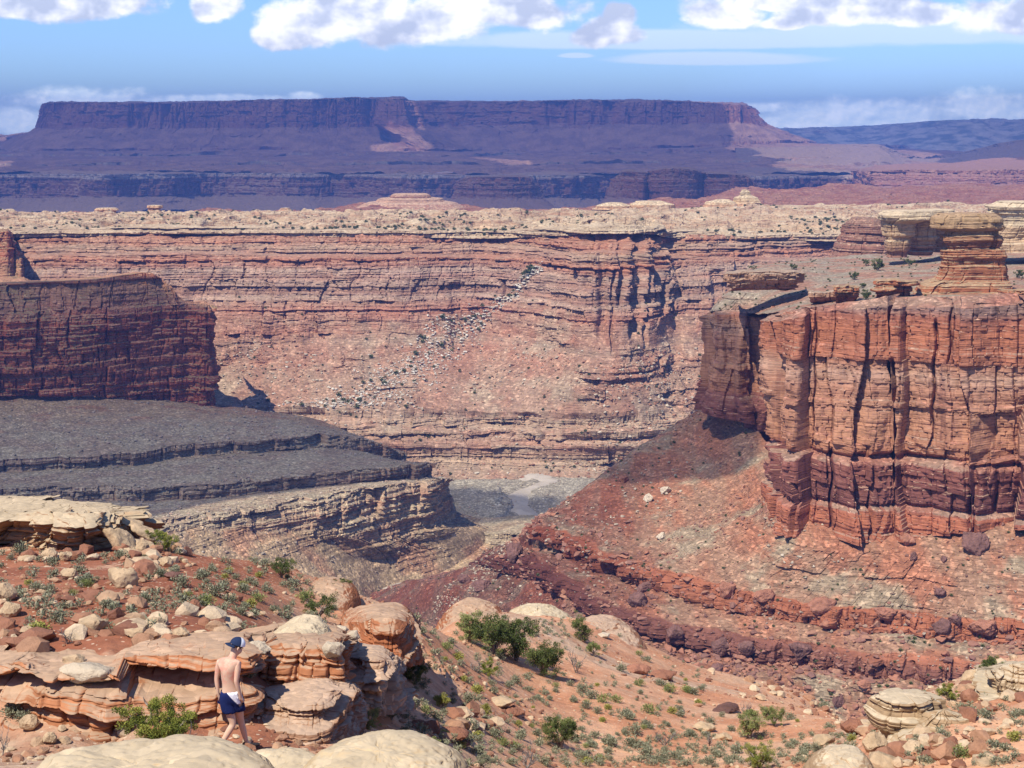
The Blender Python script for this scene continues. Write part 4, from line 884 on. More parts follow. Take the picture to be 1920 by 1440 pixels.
t.put(b.inputs['Base Color'], t.mix(1.0, c, t.ramp(t.noise(p, 2.5, 8, .7), [(.3, .78), (.5, 1.0), (.7, 1.18)]), 'MULTIPLY'))
bp = t.new('ShaderNodeBump'); bp.inputs['Strength'].default_value = .9; bp.inputs['Distance'].default_value = .08
t.put(bp.inputs['Height'], t.m('ADD', t.noise(p, 3, 8, .7), t.m('MULTIPLY', vo2.outputs['Distance'], -.35))); t.put(b.inputs['Normal'], bp.outputs[0])
build('terrain', B, m, smooth=True, attrs={'left': leftness, 'rock': rockm}, label='red soil and orange sand of the near slope', cat='terrain', kind='structure')

# ------------------------------------------------------------------ foreground rock
def slick(name, lo, hi, L=.3, top=(.66,.52,.38), z=(-14, -8), **kw):
    st = [(0, lo), (.3, hi), (.5, tuple(a*.85 for a in lo)), (.75, hi), (1, lo)]
    return rock_mat(name, z[0], z[1], st, L, flat=top, flat2=tuple(a*.88 for a in top), fl=kw.pop('fl', (.78, .97)), speck=.1, warp=1.6, bands=kw.pop('bands', .4), bump=kw.pop('bump', .35), streak=kw.pop('streak', .25), sat=1.0, **kw)
m_or = slick('orange_sandstone', (.36,.135,.062), (.47,.20,.095), .35, (.50,.33,.215))
m_pk = slick('banded_sandstone', (.38,.18,.10), (.54,.35,.215), .22, (.52,.36,.25), bands=.7, bump=.5)
m_tan = slick('tan_sandstone', (.38,.25,.145), (.50,.36,.215), .3, (.55,.44,.30), z=(-22, -10))
m_cap = slick('caprock_sandstone', (.33,.17,.09), (.46,.30,.17), .4, (.54,.42,.275), z=(-16, -11))
m_dome = slick('cream_sandstone', (.52,.39,.235), (.58,.46,.30), .5, (.60,.48,.32), bands=.18, bump=.2, streak=.2)
def outcrop(name, rows, w, mat, L, seed, label, dk={}, cat='rock outcrop', vres=None, off=None, res=1.0, group=None):
    d_ = dict(big=1.0, blocks=.9, crack=.7, strata=.8, zs=.5, facet=.6); d_.update(dk)
    Bb, O, S, W, VV = surf(rows, w, res, vres); zz = Bb[..., 2]
    d = cliff_d(Bb, S, L, seed, zz.min(), zz.max(), **d_)*np.clip(W, 0, 1)
    if off is not None: d = d+off(Bb, S, VV)
    Bn = Bb.copy(); Bn[..., 0] += O[None, :, 0]*d; Bn[..., 1] += O[None, :, 1]*d; Bn[..., 2] += L*(.35*fbm(Bb, 5*L, 3, off=seed)+.1*fbm(Bb, L, 3, off=seed))
    c0 = Bb[-1].mean(0)
    o = build(name, Bn-c0, mat, label=label, cat=cat, group=group); o.location = c0; return o
# ledge behind the walker
c1 = [-260, -120, 0, 60, 110, 200, 230, 300, 380, 440, 478, 492]
f = lambda cs, ys, Ds: [P(x, y, D) for x, y, D in zip(cs, ys, Ds)]
outcrop('rock_outcrop', [f(c1, [1215,1213,1210,1206,1204,1212,1205,1196,1192,1188,1186,1190], [27.6]*9+[27.6,27.8,29.5]),
    f(c1, [1246,1243,1238,1232,1246,1250,1240,1232,1226,1222,1224,1226], [25.3,25.3,25.3,25.2,25.1,25.0,25.0,25.0,25.0,25.0,25.2,29]),
    f(c1, [1264,1262,1258,1252,1264,1270,1262,1256,1254,1254,1256,1256], [25.0,25.0,25.0,24.9,24.8,24.75,24.75,24.75,24.75,24.8,25.1,29]),
    f(c1, [1300,1298,1294,1290,1292,1296,1292,1290,1290,1292,1292,1290], [25.0,25.0,25.0,24.9,24.6,24.5,24.6,24.8,24.8,24.8,25.1,29]),
    f(c1, [1345,1343,1340,1338,1338,1340,1340,1340,1342,1344,1342,1340], [24.9,24.9,24.8,24.6,24.3,24.2,24.3,24.4,24.5,24.6,25.1,29]),
    f(c1, [1412]*12, [24.6,24.5,24.4,24.2,23.9,23.8,23.9,24.0,24.1,24.3,24.9,29])], [.3, 1, 1, .8, .9, 1], m_or, .3, 201,
    'long low orange ledge with a pale crust and hollows under it, behind the walking person', vres=[1, 1.5, 1.3, 1.3, 1.3], dk=dict(big=1.6, strata=1.2, blocks=1.0, crack=.55, facet=1.2, fine=1.4),
    off=lambda Bb, S, VV: -.8*np.exp(-((VV-2.55)/.33)**2)[:, None]*sstep(-.12, .2, fbm(Bb, 2.6, 2, zs=.3, off=4)))
c2 = [436, 448, 462, 500, 540, 575, 610, 640, 652, 662]
outcrop('rock_outcrop', [f(c2, [1190,1182,1176,1170,1166,1164,1168,1176,1182,1190], [34,32,31.4,31,31,31,31,31,32,34]),
    f(c2, [1222,1216,1210,1206,1204,1206,1208,1212,1216,1224], [33,29,27.6,27.3,27.2,27.2,27.2,27.3,28,33]),
    f(c2, [1240,1236,1230,1228,1224,1226,1230,1232,1236,1240], [33,28.4,27.3,27,26.9,26.9,26.9,27,27.8,33]),
    f(c2, [1300,1296,1292,1290,1290,1292,1294,1296,1298,1300], [33,28.2,27.1,26.8,26.7,26.7,26.7,26.8,27.6,33])], [.4, 1, 1, 1], m_or, .3, 203,
    'orange rock block with a cream cap, above the striped ledge right of the person', vres=[1, 1.4, 1.4], dk=dict(strata=1.2, blocks=1.0, crack=.6, big=1.8, facet=1.2, fine=1.4))
c3 = [438, 450, 470, 510, 550, 590, 620, 640, 652, 660]
outcrop('rock_outcrop', [f(c3, [1290,1286,1282,1276,1272,1270,1270,1272,1276,1290], [31,28,27.4,27.2,27.2,27.2,27.2,27.4,28,31]),
    f(c3, [1316,1312,1308,1302,1296,1292,1292,1294,1298,1304], [30,26.0,25.6,25.5,25.5,25.5,25.5,25.6,26.4,30]),
    f(c3, [1345,1342,1340,1336,1332,1330,1328,1330,1334,1340], [30,25.4,24.9,24.8,24.8,24.8,24.9,25.1,26.2,30]),
    f(c3, [1412]*10, [29,24.7,24.2,24.1,24.1,24.1,24.3,24.6,25.8,29])], [.3, .9, 1, 1], m_pk, .18, 205,
    'striped pink and cream ledge of thin beds at ground level right of the walking person', vres=[1, 1.4, 1.4], dk=dict(strata=1.5, blocks=.6, crack=.4, big=2.0))
c4 = [640, 652, 680, 710, 740, 765, 778, 790]
outcrop('rock_outcrop', [f(c4, [1150,1142,1136,1133,1134,1142,1152,1165], [50,46,45,45,45,45,47,51]),
    f(c4, [1180,1172,1164,1160,1162,1168,1176,1184], [48,42,40.2,39.9,39.9,40.4,42,48]),
    f(c4, [1205,1200,1198,1196,1196,1198,1200,1204], [48,40.8,39.4,39.1,39.1,39.5,40.8,48]),
    f(c4, [1252,1252,1254,1254,1252,1250,1248,1248], [48,40.4,39.0,38.7,38.7,39.1,40.5,48])], [.2, .5, 1, 1], m_or, .4, 207,
    'rounded orange hump at the top of the gully, nearest to the dry wash', vres=[1, 1.2, 1.3], dk=dict(strata=.6, blocks=.4, crack=.3, big=1.6))
c5 = [640, 655, 675, 700, 722, 740, 752, 764]
outcrop('rock_outcrop', [f(c5, [1212,1206,1204,1206,1212,1220,1232,1244], [37,35,34,34,34,34,35,38]),
    f(c5, [1236,1230,1228,1230,1238,1246,1254,1264], [36,32.6,31.8,31.5,31.5,32,33,37]),
    f(c5, [1272,1268,1264,1264,1268,1274,1280,1286], [36,32,31.2,31,31,31.4,32.6,37]),
    f(c5, [1350,1350,1350,1350,1346,1342,1336,1332], [35,31.4,30.6,30.4,30.4,30.9,32,36])], [.3, .8, 1, 1], m_pk, .24, 209,
    'knobbly orange rocks with wavy thin beds in the gully below the rounded hump', vres=[1, 1.2, 1.3], dk=dict(strata=1.3, blocks=1.0, crack=.7, big=2.4))
# caprock at upper left
c6 = [-260, -120, 0, 40, 80, 120, 165, 192, 206, 212]
outcrop('rock_outcrop', [f(c6, [925,930,932,936,940,940,940,942,948,956], [62,62,62,61,60,60,59.5,59.5,60,66]),
    f(c6, [955,957,960,962,962,960,956,954,958,966], [53,53,53,52,51.5,51.5,51.6,52.4,54,64]),
    f(c6, [976,978,980,986,988,986,980,974,972,976], [52,52,52,51,50.2,50.2,50.4,51.6,53.6,64]),
    f(c6, [986,988,990,998,1002,1000,992,984,980,982], [52.6,52.6,52.6,51.4,50.6,50.6,51,52,54,64]),
    f(c6, [1026,1028,1030,1036,1040,1038,1030,1018,1010,1006], [53.4,53.4,53.4,52.6,52,52,52.2,53,55,64])], [.4, 1, 1, 1, .8], m_cap, .5, 211,
    'tan caprock ledge with a dark undercut at the upper left, green bushes on its top', vres=[1.1, 1.6, 1.4, 1.4], dk=dict(strata=1.2, blocks=1.9, crack=1.2, big=2.2, facet=1.5))
# right side outcrop
c7 = [1838, 1850, 1880, 1920, 1990, 2200]
outcrop('rock_outcrop', [f(c7, [1250,1244,1240,1238,1236,1230], [56,52,51,50.5,50,50]), f(c7, [1262,1256,1254,1252,1250,1246], [54,46,45.2,45,45,45]),
    f(c7, [1274,1270,1270,1268,1266,1262], [54,45.5,44.8,44.6,44.6,44.6]), f(c7, [1330,1326,1324,1320,1320,1320], [54,45.2,44.4,44.2,44,44])], [.4, 1, 1, 1], m_tan, .3, 213,
    'pale layered ledge at the right edge of the photo beside a small juniper', vres=[1, 1.5, 1.3], dk=dict(strata=1.3, blocks=.9, crack=.7))

def dome(name, px, pytop, wpx, D, depth, hgt, mat, seed, label, cat='rock', yaw=0, sq=2.3, nz_=1.0, group=None, tilt=0):
    """smooth weathered slickrock hump"""
    nu_, nv_ = 220, 90; u = np.linspace(0, 2*np.pi, nu_+1); v = np.linspace(0, np.pi/2*1.25, nv_)
    U, Vv = np.meshgrid(u, v); a = wpx/2*D/FPX*1.03
    sp = lambda c_, e: np.sign(c_)*np.abs(c_)**e
    X = a*np.sin(Vv)**(2/sq)*sp(np.cos(U), 1) if False else a*np.sin(np.minimum(Vv, np.pi/2)+np.maximum(0, Vv-np.pi/2)*0)**(2/sq)*np.cos(U)
    Y = depth*np.sin(np.minimum(Vv, np.pi/2))**(2/sq)*np.sin(U)
    Z = hgt*np.where(Vv < np.pi/2, np.cos(Vv)**(.9), -(Vv-np.pi/2)*1.6)
    top = P(px, pytop, D); z0 = top[2]-hgt
    S_ = np.stack([X, Y, Z], -1); N = np.stack([X/a**2, Y/depth**2, np.maximum(Z, 0)/hgt**2+1e-3], -1); N /= np.linalg.norm(N, axis=2)[..., None]
    W_ = S_+np.array([px*.013, D*.37, seed]); ck = np.abs(fbm(W_, a*.8, 3, off=5)); ckk = -np.exp(-(ck/.018)**2)*.022*a*sstep(-.05, .2, fbm(W_, a*.9, 2, off=8))
    S_ = S_+N*(nz_*(.10*a*fbm(W_, a*1.1, 3)+.035*a*fbm(W_, a*.3, 3)+.014*a*fbm(W_, a*.08, 3)-.012*a*sstep(.25, .5, fbm(W_, a*.05, 2, off=3))+ckk))[..., None]
    if tilt: S_[..., 2] += S_[..., 0]*tilt
    cy_, sy_ = math.cos(yaw), math.sin(yaw); Rx = S_[..., 0]*cy_-S_[..., 1]*sy_; Ry = S_[..., 0]*sy_+S_[..., 1]*cy_
    S_ = np.stack([Rx, Ry, S_[..., 2]], -1); S_[:, -1] = S_[:, 0]; S_[0] = S_[0].mean(0)
    o = mesh_np(name, S_, grid_faces(nv_, nu_+1)[:, ::-1], mat, smooth=True); o.location = (top[0], top[1], z0)
    return tag(o, label, cat, group)
dome('rock', 258, 1430, 530, 15.5, 1.6, .5, m_dome, 3, 'big smooth cream dome of rock cut off by the bottom left of the photo')
dome('rock', 712, 1408, 350, 16.5, 1.3, .62, m_dome, 5, 'smooth cream dome of rock at the bottom, right of the walking person', sq=2.6)
dome('rock', 520, 1438, 260, 18, .9, .35, m_dome, 8, 'low flat cream rock at the bottom between the two big domes', sq=3)
dome('rock', 1005, 1152, 180, 84, 5, 2.4, m_dome, 12, 'white slickrock hump behind the cluster of junipers', nz_=1.3)
dome('rock', 1135, 1180, 180, 84, 6, 2.2, m_pk, 14, 'striped pink slickrock hump tapering right, behind the lone juniper', nz_=1.2)
dome('rock', 885, 1148, 150, 78, 5, 1.6, m_or, 16, 'orange slickrock rise left of the white hump', nz_=1.2)
dome('rock', 1570, 1412, 150, 34, 1.3, .9, m_tan, 18, 'smooth tan slab sloping into the bottom edge left of the right hand outcrop', tilt=.25)
dome('rock', 610, 1106, 130, 52, 3.4, .9, m_or, 19, 'low orange slickrock rim where the left slope drops into the canyon')
dome('rock', 560, 1178, 130, 29, 1.5, .5, m_dome, 20, 'cream slickrock crust on top of the orange block', nz_=1.4)

# ------------------------------------------------------------------ boulders, each a thing
m_bd = rub_mat('tan_boulder_stone', [(.46,.33,.205), (.46,.33,.205)], .5, .28)
m_bw = rub_mat('white_boulder_stone', [(.50,.41,.30), (.50,.41,.30)], .5, .2)
m_bp = rub_mat('purple_boulder_stone', [(.175,.09,.072), (.175,.09,.072)], 3, .4)
m_br = rub_mat('red_boulder_stone', [(.31,.14,.088), (.31,.14,.088)], 3, .4)
def boulder(px, py, wpx, hpx, mat, seed, label, group=None, place=None, cat='boulder', flat=.62, n=18, cuts=3, round_=.065, noise=.06, yaw=None, tx=0, depth=.85, name='boulder'):
    """py is the foot of the boulder"""
    if place is None: c_, s_ = spot(px, py)
    else: c_ = P(px, py, place); s_ = place/FPX*1.03
    V, F = detail_rock(seed, n, flat, cuts, round_, noise)
    V = V-(V.max(0)+V.min(0))/2; V = V/(V.max(0)-V.min(0))
    W_, H_ = wpx*s_, hpx*s_*1.02
    yaw = (seed*37 % 60-30)/57 if yaw is None else yaw
    V = V*np.array([W_, W_*depth, H_]); V[:, 2] += H_*.42
    if tx: V[:, 2] += V[:, 0]*tx
    o = mesh_np(name, V, F, mat, smooth=True, attrs={'tint': np.full(len(V), .5)}); o.location = c_; o.rotation_euler = (0, 0, yaw)
    return tag(o, label, cat, group)
BL = [(226,1100,66,42,m_bd,'largest tan boulder on the red slope, its underside dark'), (175,1186,56,34,m_bd,'rounded tan boulder lying alone on red soil above the white topped ledge'),
      (129,1086,34,23,m_bd,'small pale boulder left of the largest tan boulder'), (290,1180,42,26,m_bd,'tan boulder perched on a heap of smaller stones'), (405,1182,42,22,m_bd,'lower left boulder of the trio right of the perched boulder'),
      (417,1165,26,22,m_bd,'upper boulder of the trio right of the perched boulder'), (431,1175,20,18,m_bd,'smallest boulder at the right of the trio'), (345,1152,20,17,m_bw,'small whitish boulder above the trio, flat on red soil'),
      (365,1150,26,30,m_br,'brown angular boulder standing beside the small whitish one'), (258,1136,20,16,m_bd,'small wedge of tan stone alone between the two large boulders'), (258,1198,36,24,m_bd,'knobbly tan boulder at the foot of the perched boulder'),
      (340,1198,32,24,m_bd,'tan boulder at the right end of the stone heap'), (57,1373,38,34,m_bd,'brown cubic boulder at lower left below the orange ledge'), (92,1395,32,26,m_bd,'flattish boulder in front of the orange ledge, right of the cubic one'),
      (24,1338,26,20,m_bd,'small pale boulder left of the orange ledge base'), (94,1052,30,24,m_bd,'wedge shaped pale block under the caprock'), (124,1052,24,20,m_bd,'squat pale block right of the wedge under the caprock'),
      (180,1050,12,14,m_bw,'small upright white stone below the caprock'), (50,1052,40,14,m_bd,'flat pale slab under the left part of the caprock'), (236,1045,36,18,m_bd,'angular block below the tilted slabs'),
      (268,1040,26,34,m_bd,'tall rough block at the right of the tilted slabs'), (290,1075,26,22,m_bd,'pale block above the largest tan boulder, to its right'), (310,1062,30,20,m_bd,'pale stone near the end of the caprock ridge'), (325,1090,36,18,m_bp,'dark purple lump at the lip of the small soil bank'),
      (12,1128,40,40,m_bd,'pale rock cut by the left edge halfway up the slope'), (20,1155,44,30,m_bd,'low pale rock below the one at the left edge'), (432,1120,10,9,m_bd,'tiny pale stone on the red slope above the trio')]
for i, (px, py, w_, h_, mt, lb) in enumerate(BL):
    boulder(px, py, w_, h_, mt, 300+i, lb, n=24+(i % 5)*4)
boulder(165, 1284, 112, 42, m_bw, 341, 'white flat topped boulder overhanging the orange ledge', place=24.6) if False else boulder(165, 1276, 112, 40, m_bw, 341, 'white flat topped boulder overhanging the orange ledge', place=24.7, flat=.5, n=26, depth=.6)
boulder(140, 1246, 44, 24, m_bd, 342, 'small tan boulder sitting behind the white flat topped one', place=25.6)
boulder(480, 1226, 62, 28, m_bw, 343, 'smooth white slab above and right of the person\'s cap', place=26.6, n=26, depth=.7)
boulder(638, 1190, 30, 20, m_bw, 344, 'left one of two white stones on the orange block', place=31, n=24)
boulder(662, 1200, 26, 20, m_bw, 345, 'right one of two white stones on the orange block', place=30, n=24)
boulder(625, 1232, 46, 32, m_bw, 346, 'rounded pale knob hanging over the right corner of the orange block', place=26.9, n=26)
for i, (px, py, w_, h_, D, tx, lb) in enumerate([(228,1040,66,54,51,-.55,'tilted tan slab leaning beside the caprock'), (268,1010,60,26,53,-.45,'thin tilted slab along the ridge right of the caprock'), (262,1028,70,18,51.5,-.3,'long narrow slab lying under the tilted ones'), (240,985,56,16,54,-.2,'topmost flat slab at the right shoulder of the caprock')]):
    boulder(px, py, w_, h_, m_bd, 350+i, lb, place=D, tx=tx, cat='rock slab', flat=.4, n=14)
RB = [(1758,1408,52,40,40,m_bd,'egg shaped white boulder set in the right outcrop'),
      (1790,1410,90,26,40,m_bd,'long slab slanting under the egg shaped boulder'), (1640,1410,50,44,40,m_bd,'cream boulder at the left foot of the right outcrop'), (1660,1450,70,46,38,m_bd,'blocky cream boulder at the bottom edge under the right outcrop'), (1740,1452,90,40,38,m_bd,'low cream boulder at the bottom edge right of the blocky one'),
      (1822,1290,44,42,50,m_bd,'upright tan boulder below the small right hand juniper'), (1858,1312,66,42,47,m_bd,'wide tan boulder under the pale ledge'), (1880,1345,50,34,44,m_bw,'white boulder in scrub at the right edge'), (1795,1335,40,26,46,m_bd,'tan rock by the right hand shrub'),
      (1545,1395,48,22,47,m_bd,'flat brown stone left of the right outcrop'), (1600,1375,52,32,50,m_br,'red block behind the right outcrop'), (1850,1440,70,30,36,m_bd,'low pale boulder at the bottom right corner')]
for i, (px, py, w_, h_, D, mt, lb) in enumerate(RB):
    boulder(px, py, w_, h_, mt, 370+i, lb, place=D, n=24, tx=(-.25 if 'slant' in lb else 0))
# flat plates and blocks in the middle of the sand
for i, (px, py, w_, h_, mt, lb) in enumerate([(848,1388,70,24,m_br,'tilted red slab beside a bush below the gully'), (800,1372,60,26,m_br,'upper red slab leaning on the tilted one'), (878,1345,26,9,m_bw,'white plate lying on the edge of the red slabs'), (940,1325,60,18,m_bd,'pale edged ledge stone in the middle of the sand'),
      (960,1340,50,14,m_br,'dark red shelf stone under the pale edged one'), (1195,1262,56,16,m_br,'pinkish plate by the row of sagebrush'), (1240,1272,60,16,m_br,'broken pinkish plate right of the other'), (1360,1335,60,12,m_bp,'long grey shelf stone in the scrub'), (1320,1372,46,15,m_bd,'flat rounded stone in the scrub left of the green shrub'), (1355,1388,40,16,m_bd,'rounded brown stone beside the scraggly shrub'),
      (870,1402,30,14,m_br,'small red block right under the tilted slab'), (1130,1195,30,9,m_bw,'thin white plate beside the bare dead tree')]):
    boulder(px, py, w_, h_, mt, 400+i, lb, flat=.35, n=16, cat='rock slab' if h_ < 20 else 'boulder')
# large fallen blocks on the debris slope
flatT = Bt.reshape(-1, 3)[::5]
def on_slope(px, py):
    # nearest grid sample along that sight line
    q = P(px, py, 1.0); a = Bt[..., 0]/Bt[..., 1]-q[0]; e = Bt[..., 2]/Bt[..., 1]-q[2]
    k = np.argmin(a*a+e*e); return Bt.reshape(-1, 3)[k]
for i, (px, py, w_, h_, mt, lb) in enumerate([(1828,1030,54,42,m_bp,'largest dark purple boulder on the slope at right, below the cliff foot'), (1845,990,40,26,m_bp,'dark grey purple block above the largest one'), (1700,1020,38,26,m_br,'wide red boulder on the slope under the cliff'), (1712,1050,16,18,m_bp,'small dark round boulder under the wide red one'),
      (1770,1055,16,18,m_bp,'narrow dark boulder between the red rib and the cliff foot'), (1762,1118,28,22,m_bp,'round purple boulder above the red rib at right'), (1765,1185,46,38,m_bp,'pointed purple block leaning on the red rib'), (1790,1170,26,20,m_bp,'small purple block behind the pointed one'), (1845,1185,74,34,m_br,'long coral red block ending the rib at the right'),
      (965,1052,34,44,m_bp,'tall dark purple block at the tip of the slope above the wash'), (1210,1110,40,24,m_bp,'purple brown block above the lower rib'), (1195,1135,40,30,m_bp,'split purple block under the purple brown one'), (1365,1118,46,40,m_br,'coral red block bulging from the upper rib, leftmost'), (1410,1155,30,28,m_br,'fan shaped broken coral block below the upper rib'),
      (1430,1128,56,34,m_br,'rounded coral block in the middle of the upper rib'), (1540,1148,60,34,m_br,'rounded coral block with a dark notch beside it'), (1660,1160,56,32,m_br,'wide coral block near the right part of the upper rib'), (1310,1222,44,32,m_bp,'big purple block of the lower rib with a dark right face'), (1352,1222,50,44,m_bp,'tallest purple block of the lower rib'),
      (1400,1226,46,34,m_bp,'flat faced grey purple block of the lower rib'), (1500,1232,56,38,m_bp,'squarish purple block at the right of the lower rib'), (1265,1195,44,34,m_bp,'purple block of the lower rib at its left part'), (1345,1262,34,24,m_bp,'fallen brown block below the lower rib'), (1310,1258,28,20,m_br,'fallen red block next to the brown one'), (1395,1295,18,12,m_bp,'round dark stone at the foot of the rubble'),
      (1570,1320,26,26,m_bp,'dark red boulder just left of the right outcrop'), (1620,1290,30,18,m_br,'orange boulder among shrubs right of the rubble'), (905,1105,44,20,m_bp,'dark block in the rubble above the junipers'), (870,1092,30,18,m_bp,'dark stone left of the block above the junipers'), (1170,905,22,18,m_br,'pale red block high on the left spur of the slope'), (1250,925,26,16,m_bw,'white block among pale rubble under the shaded cliff'), (1215,940,22,18,m_bw,'whitish boulder left of the white block'), (1240,1010,24,14,m_bw,'white stone high above the upper rib')]):
    c_ = on_slope(px, py-2); s_ = c_[1]/FPX*1.03
    V, F = detail_rock(430+i, 15+(i % 4)*3, .75, 3, .05, .075); V = V-(V.max(0)+V.min(0))/2; V = V/(V.max(0)-V.min(0))*np.array([w_*s_, w_*s_*.8, h_*s_*1.1])*(.8 if ('rib' in lb and 'above' not in lb and 'below' not in lb) else .95); V[:, 2] += h_*s_*.25
    o = mesh_np('boulder', V, F, mt, attrs={'tint': np.full(len(V), .5)}); o.location = tuple(c_); o.rotation_euler = (0, 0, (i*.7) % 1.2-.6)
    tag(o, lb, 'boulder')
# loose stones on the near ground
sub = B[::2, ::2]; sub = sub[(sub[:, 0, 1] < 96) & (sub[:, 0, 1] > 17)]
def nearw(C_): return (.15+sstep(.0, .35, fbm(C_, 5, 3, off=12)))/np.maximum(C_[..., 1], 15)**1.3
pts, _ = scatter_pts(sub, 15000, 51, nearw); pts[:, :2] += 0; pts[:, 2] = gz(pts[:, 0], pts[:, 1])
m_st = rub_mat('loose_stone', [(.20,.09,.06), (.28,.13,.08), (.36,.20,.12), (.46,.33,.21), (.52,.40,.27)], .3)
rubble('stones', pts, 0.03, .26, 3.4, m_st, 52, 'loose small stones strewn over the near slope', 'stones', T=HRN)
r_ = np.random.RandomState(9); hp = []
for cx_, cy_, rx_, ry_, n in [(275,1190,70,16,60),(290,1050,60,26,90),(110,1048,90,10,40),(410,1185,36,12,22),(40,1200,60,20,26),(1500,1290,110,40,330),(1600,1340,60,40,160),(1750,1400,120,40,160),(240,1150,140,60,50),(1850,1300,80,60,120),(880,1370,60,30,60)]:
    for _ in range(n):
        x_, y_ = cx_+r_.randn()*rx_*.6, cy_+r_.randn()*ry_*.6
        q_, s_ = spot(x_, min(y_, 1439)); hp.append(q_)
rubble('stones', np.array(hp), .08, .75, 3.0, m_st, 53, 'heaps of larger broken stones between the near boulders', 'stones', T=HRN)
# ------------------------------------------------------------------ plants
def leaf_mat(name, cols, tr=.25):
    m, t, b = mat_new(name); a = t.attr('tint'); n = len(cols)
    c = t.ramp(a, [(i/(n-1), cc) for i, cc in enumerate(cols)]); t.put(b.inputs['Base Color'], c); b.inputs['Roughness'].default_value = .8
    return m
m_jun = leaf_mat('juniper_leaf', [(.03,.045,.018), (.06,.085,.026), (.11,.135,.04), (.18,.19,.065)])
m_jol = leaf_mat('bright_juniper_leaf', [(.06,.085,.018), (.13,.16,.03), (.23,.24,.045), (.32,.31,.07)])
m_sag = leaf_mat('sagebrush_leaf', [(.10,.105,.065), (.17,.175,.11), (.25,.25,.165), (.33,.32,.22)])
m_grn = leaf_mat('green_shrub_leaf', [(.08,.11,.035), (.15,.18,.06), (.24,.26,.09), (.34,.34,.14)])
m_yel = leaf_mat('yellow_shrub_leaf', [(.14,.14,.04), (.26,.25,.06), (.38,.35,.10)])
m_bark, t, b = mat_new('juniper_bark'); tcd = t.new('ShaderNodeTexCoord').outputs['Object']
t.put(b.inputs['Base Color'], t.mix(t.sm(t.noise(tcd, 14, 4), .35, .65), (.11,.085,.07), (.30,.26,.22)))
m_dead, t, b = mat_new('dead_wood'); tcd = t.new('ShaderNodeTexCoord').outputs['Object']
t.put(b.inputs['Base Color'], t.mix(t.sm(t.noise(tcd, 10, 4), .4, .65), (.10,.085,.085), (.34,.31,.28)))
def tube(pts, rad, n=6):
    pts = np.array(pts, float); rad = np.array(rad, float); T = np.gradient(pts, axis=0); T /= np.linalg.norm(T, axis=1)[:, None]+1e-9
    up = np.array([.31, .17, .93]); A = np.cross(T, up); A /= np.linalg.norm(A, axis=1)[:, None]+1e-9; Bn = np.cross(T, A)
    a = np.linspace(0, 2*np.pi, n, endpoint=False)
    V = pts[:, None]+rad[:, None, None]*(A[:, None]*np.cos(a)[None, :, None]+Bn[:, None]*np.sin(a)[None, :, None])
    i = np.arange(len(pts)*n).reshape(len(pts), n); j = np.roll(i, -1, 1)
    return V.reshape(-1, 3), np.stack([i[:-1], j[:-1], j[1:], i[1:]], -1).reshape(-1, 4)
class MB:
    def __init__(s): s.V = []; s.F = []; s.n = 0
    def add(s, V, F): s.V.append(V); s.F.append(F+s.n); s.n += len(V)
    def build(s, name, mat, parent=None, smooth=True, **kw):
        o = mesh_np(name, np.concatenate(s.V), np.concatenate(s.F).astype(np.int32), mat, smooth=smooth); o.parent = parent; return o
def limbs(r, h, w, nl, lean=0, gnarl=.25, low=.12):
    """gnarled limbs from the ground; returns tubes and tips"""
    mb = MB(); tips = []
    for k in range(nl):
        a = k*6.283/nl+r.uniform(-.5, .5); out = w*.5*r.uniform(.45, 1.0); top = h*r.uniform(.45, .92)
        pts = [(0, 0, -.1*h)]; n = 7
        for i in range(1, n+1):
            f = i/n
            pts.append((math.cos(a)*out*f**1.2+lean*f*h+r.gauss(0, gnarl*.08*h), math.sin(a)*out*f**1.2+r.gauss(0, gnarl*.08*h), top*f**.85+r.gauss(0, gnarl*.04*h)))
        rad = [h*.035*(1-.8*i/n)*r.uniform(.85, 1.15) for i in range(n+1)]
        mb.add(*tube(pts, rad)); tips.append((pts, rad))
        for q in range(3):
            i = r.randint(3, n-1); p0 = np.array(pts[i]); d = np.array([math.cos(a+r.uniform(-1.3, 1.3)), math.sin(a+r.uniform(-1.3, 1.3)), r.uniform(.1, .9)]); d /= np.linalg.norm(d)
            ln = h*r.uniform(.15, .32); pp = [p0+d*ln*j/4+np.array([r.gauss(0, .02*h) for _ in range(3)])*(j > 0) for j in range(5)]
            mb.add(*tube(pp, [rad[i]*.6*(1-.17*j) for j in range(5)], 5)); tips.append((pp, None))
    return mb, tips
def leaves(centers, radii, per, size, seed, up=.3, tintb=None, squash=.8):
    """leaf sprays: small bent quads packed in clumps through the crown's volume"""
    r = np.random.RandomState(seed); n = len(centers)*per; C_ = np.repeat(centers, per, 0); Rr = np.repeat(radii, per)
    d = r.randn(n, 3); d /= np.linalg.norm(d, axis=1)[:, None]; rr = Rr*(r.rand(n)**.45)
    p = C_+d*rr[:, None]*np.array([1, 1, squash]); dirn = d*.8+r.randn(n, 3)*.55+np.array([0, 0, up]); dirn /= np.linalg.norm(dirn, axis=1)[:, None]
    s2 = np.cross(dirn, r.randn(n, 3)); s2 /= np.linalg.norm(s2, axis=1)[:, None]; L_ = size*(.6+.9*r.rand(n))[:, None]; W_ = L_*.38
    V = np.stack([p-s2*W_*.4, p+dirn*L_*.5-s2*W_*.6, p+dirn*L_, p+dirn*L_*.45+s2*W_*.6], 1).reshape(-1, 3)
    F = np.arange(n*4).reshape(n, 4); ct = r.rand(len(centers)) if tintb is None else tintb
    tn = np.clip(np.repeat(ct, per)*.6+.4*r.rand(n)+.12*(d[:, 2]), 0, 1)
    return V, F, np.repeat(tn, 4)
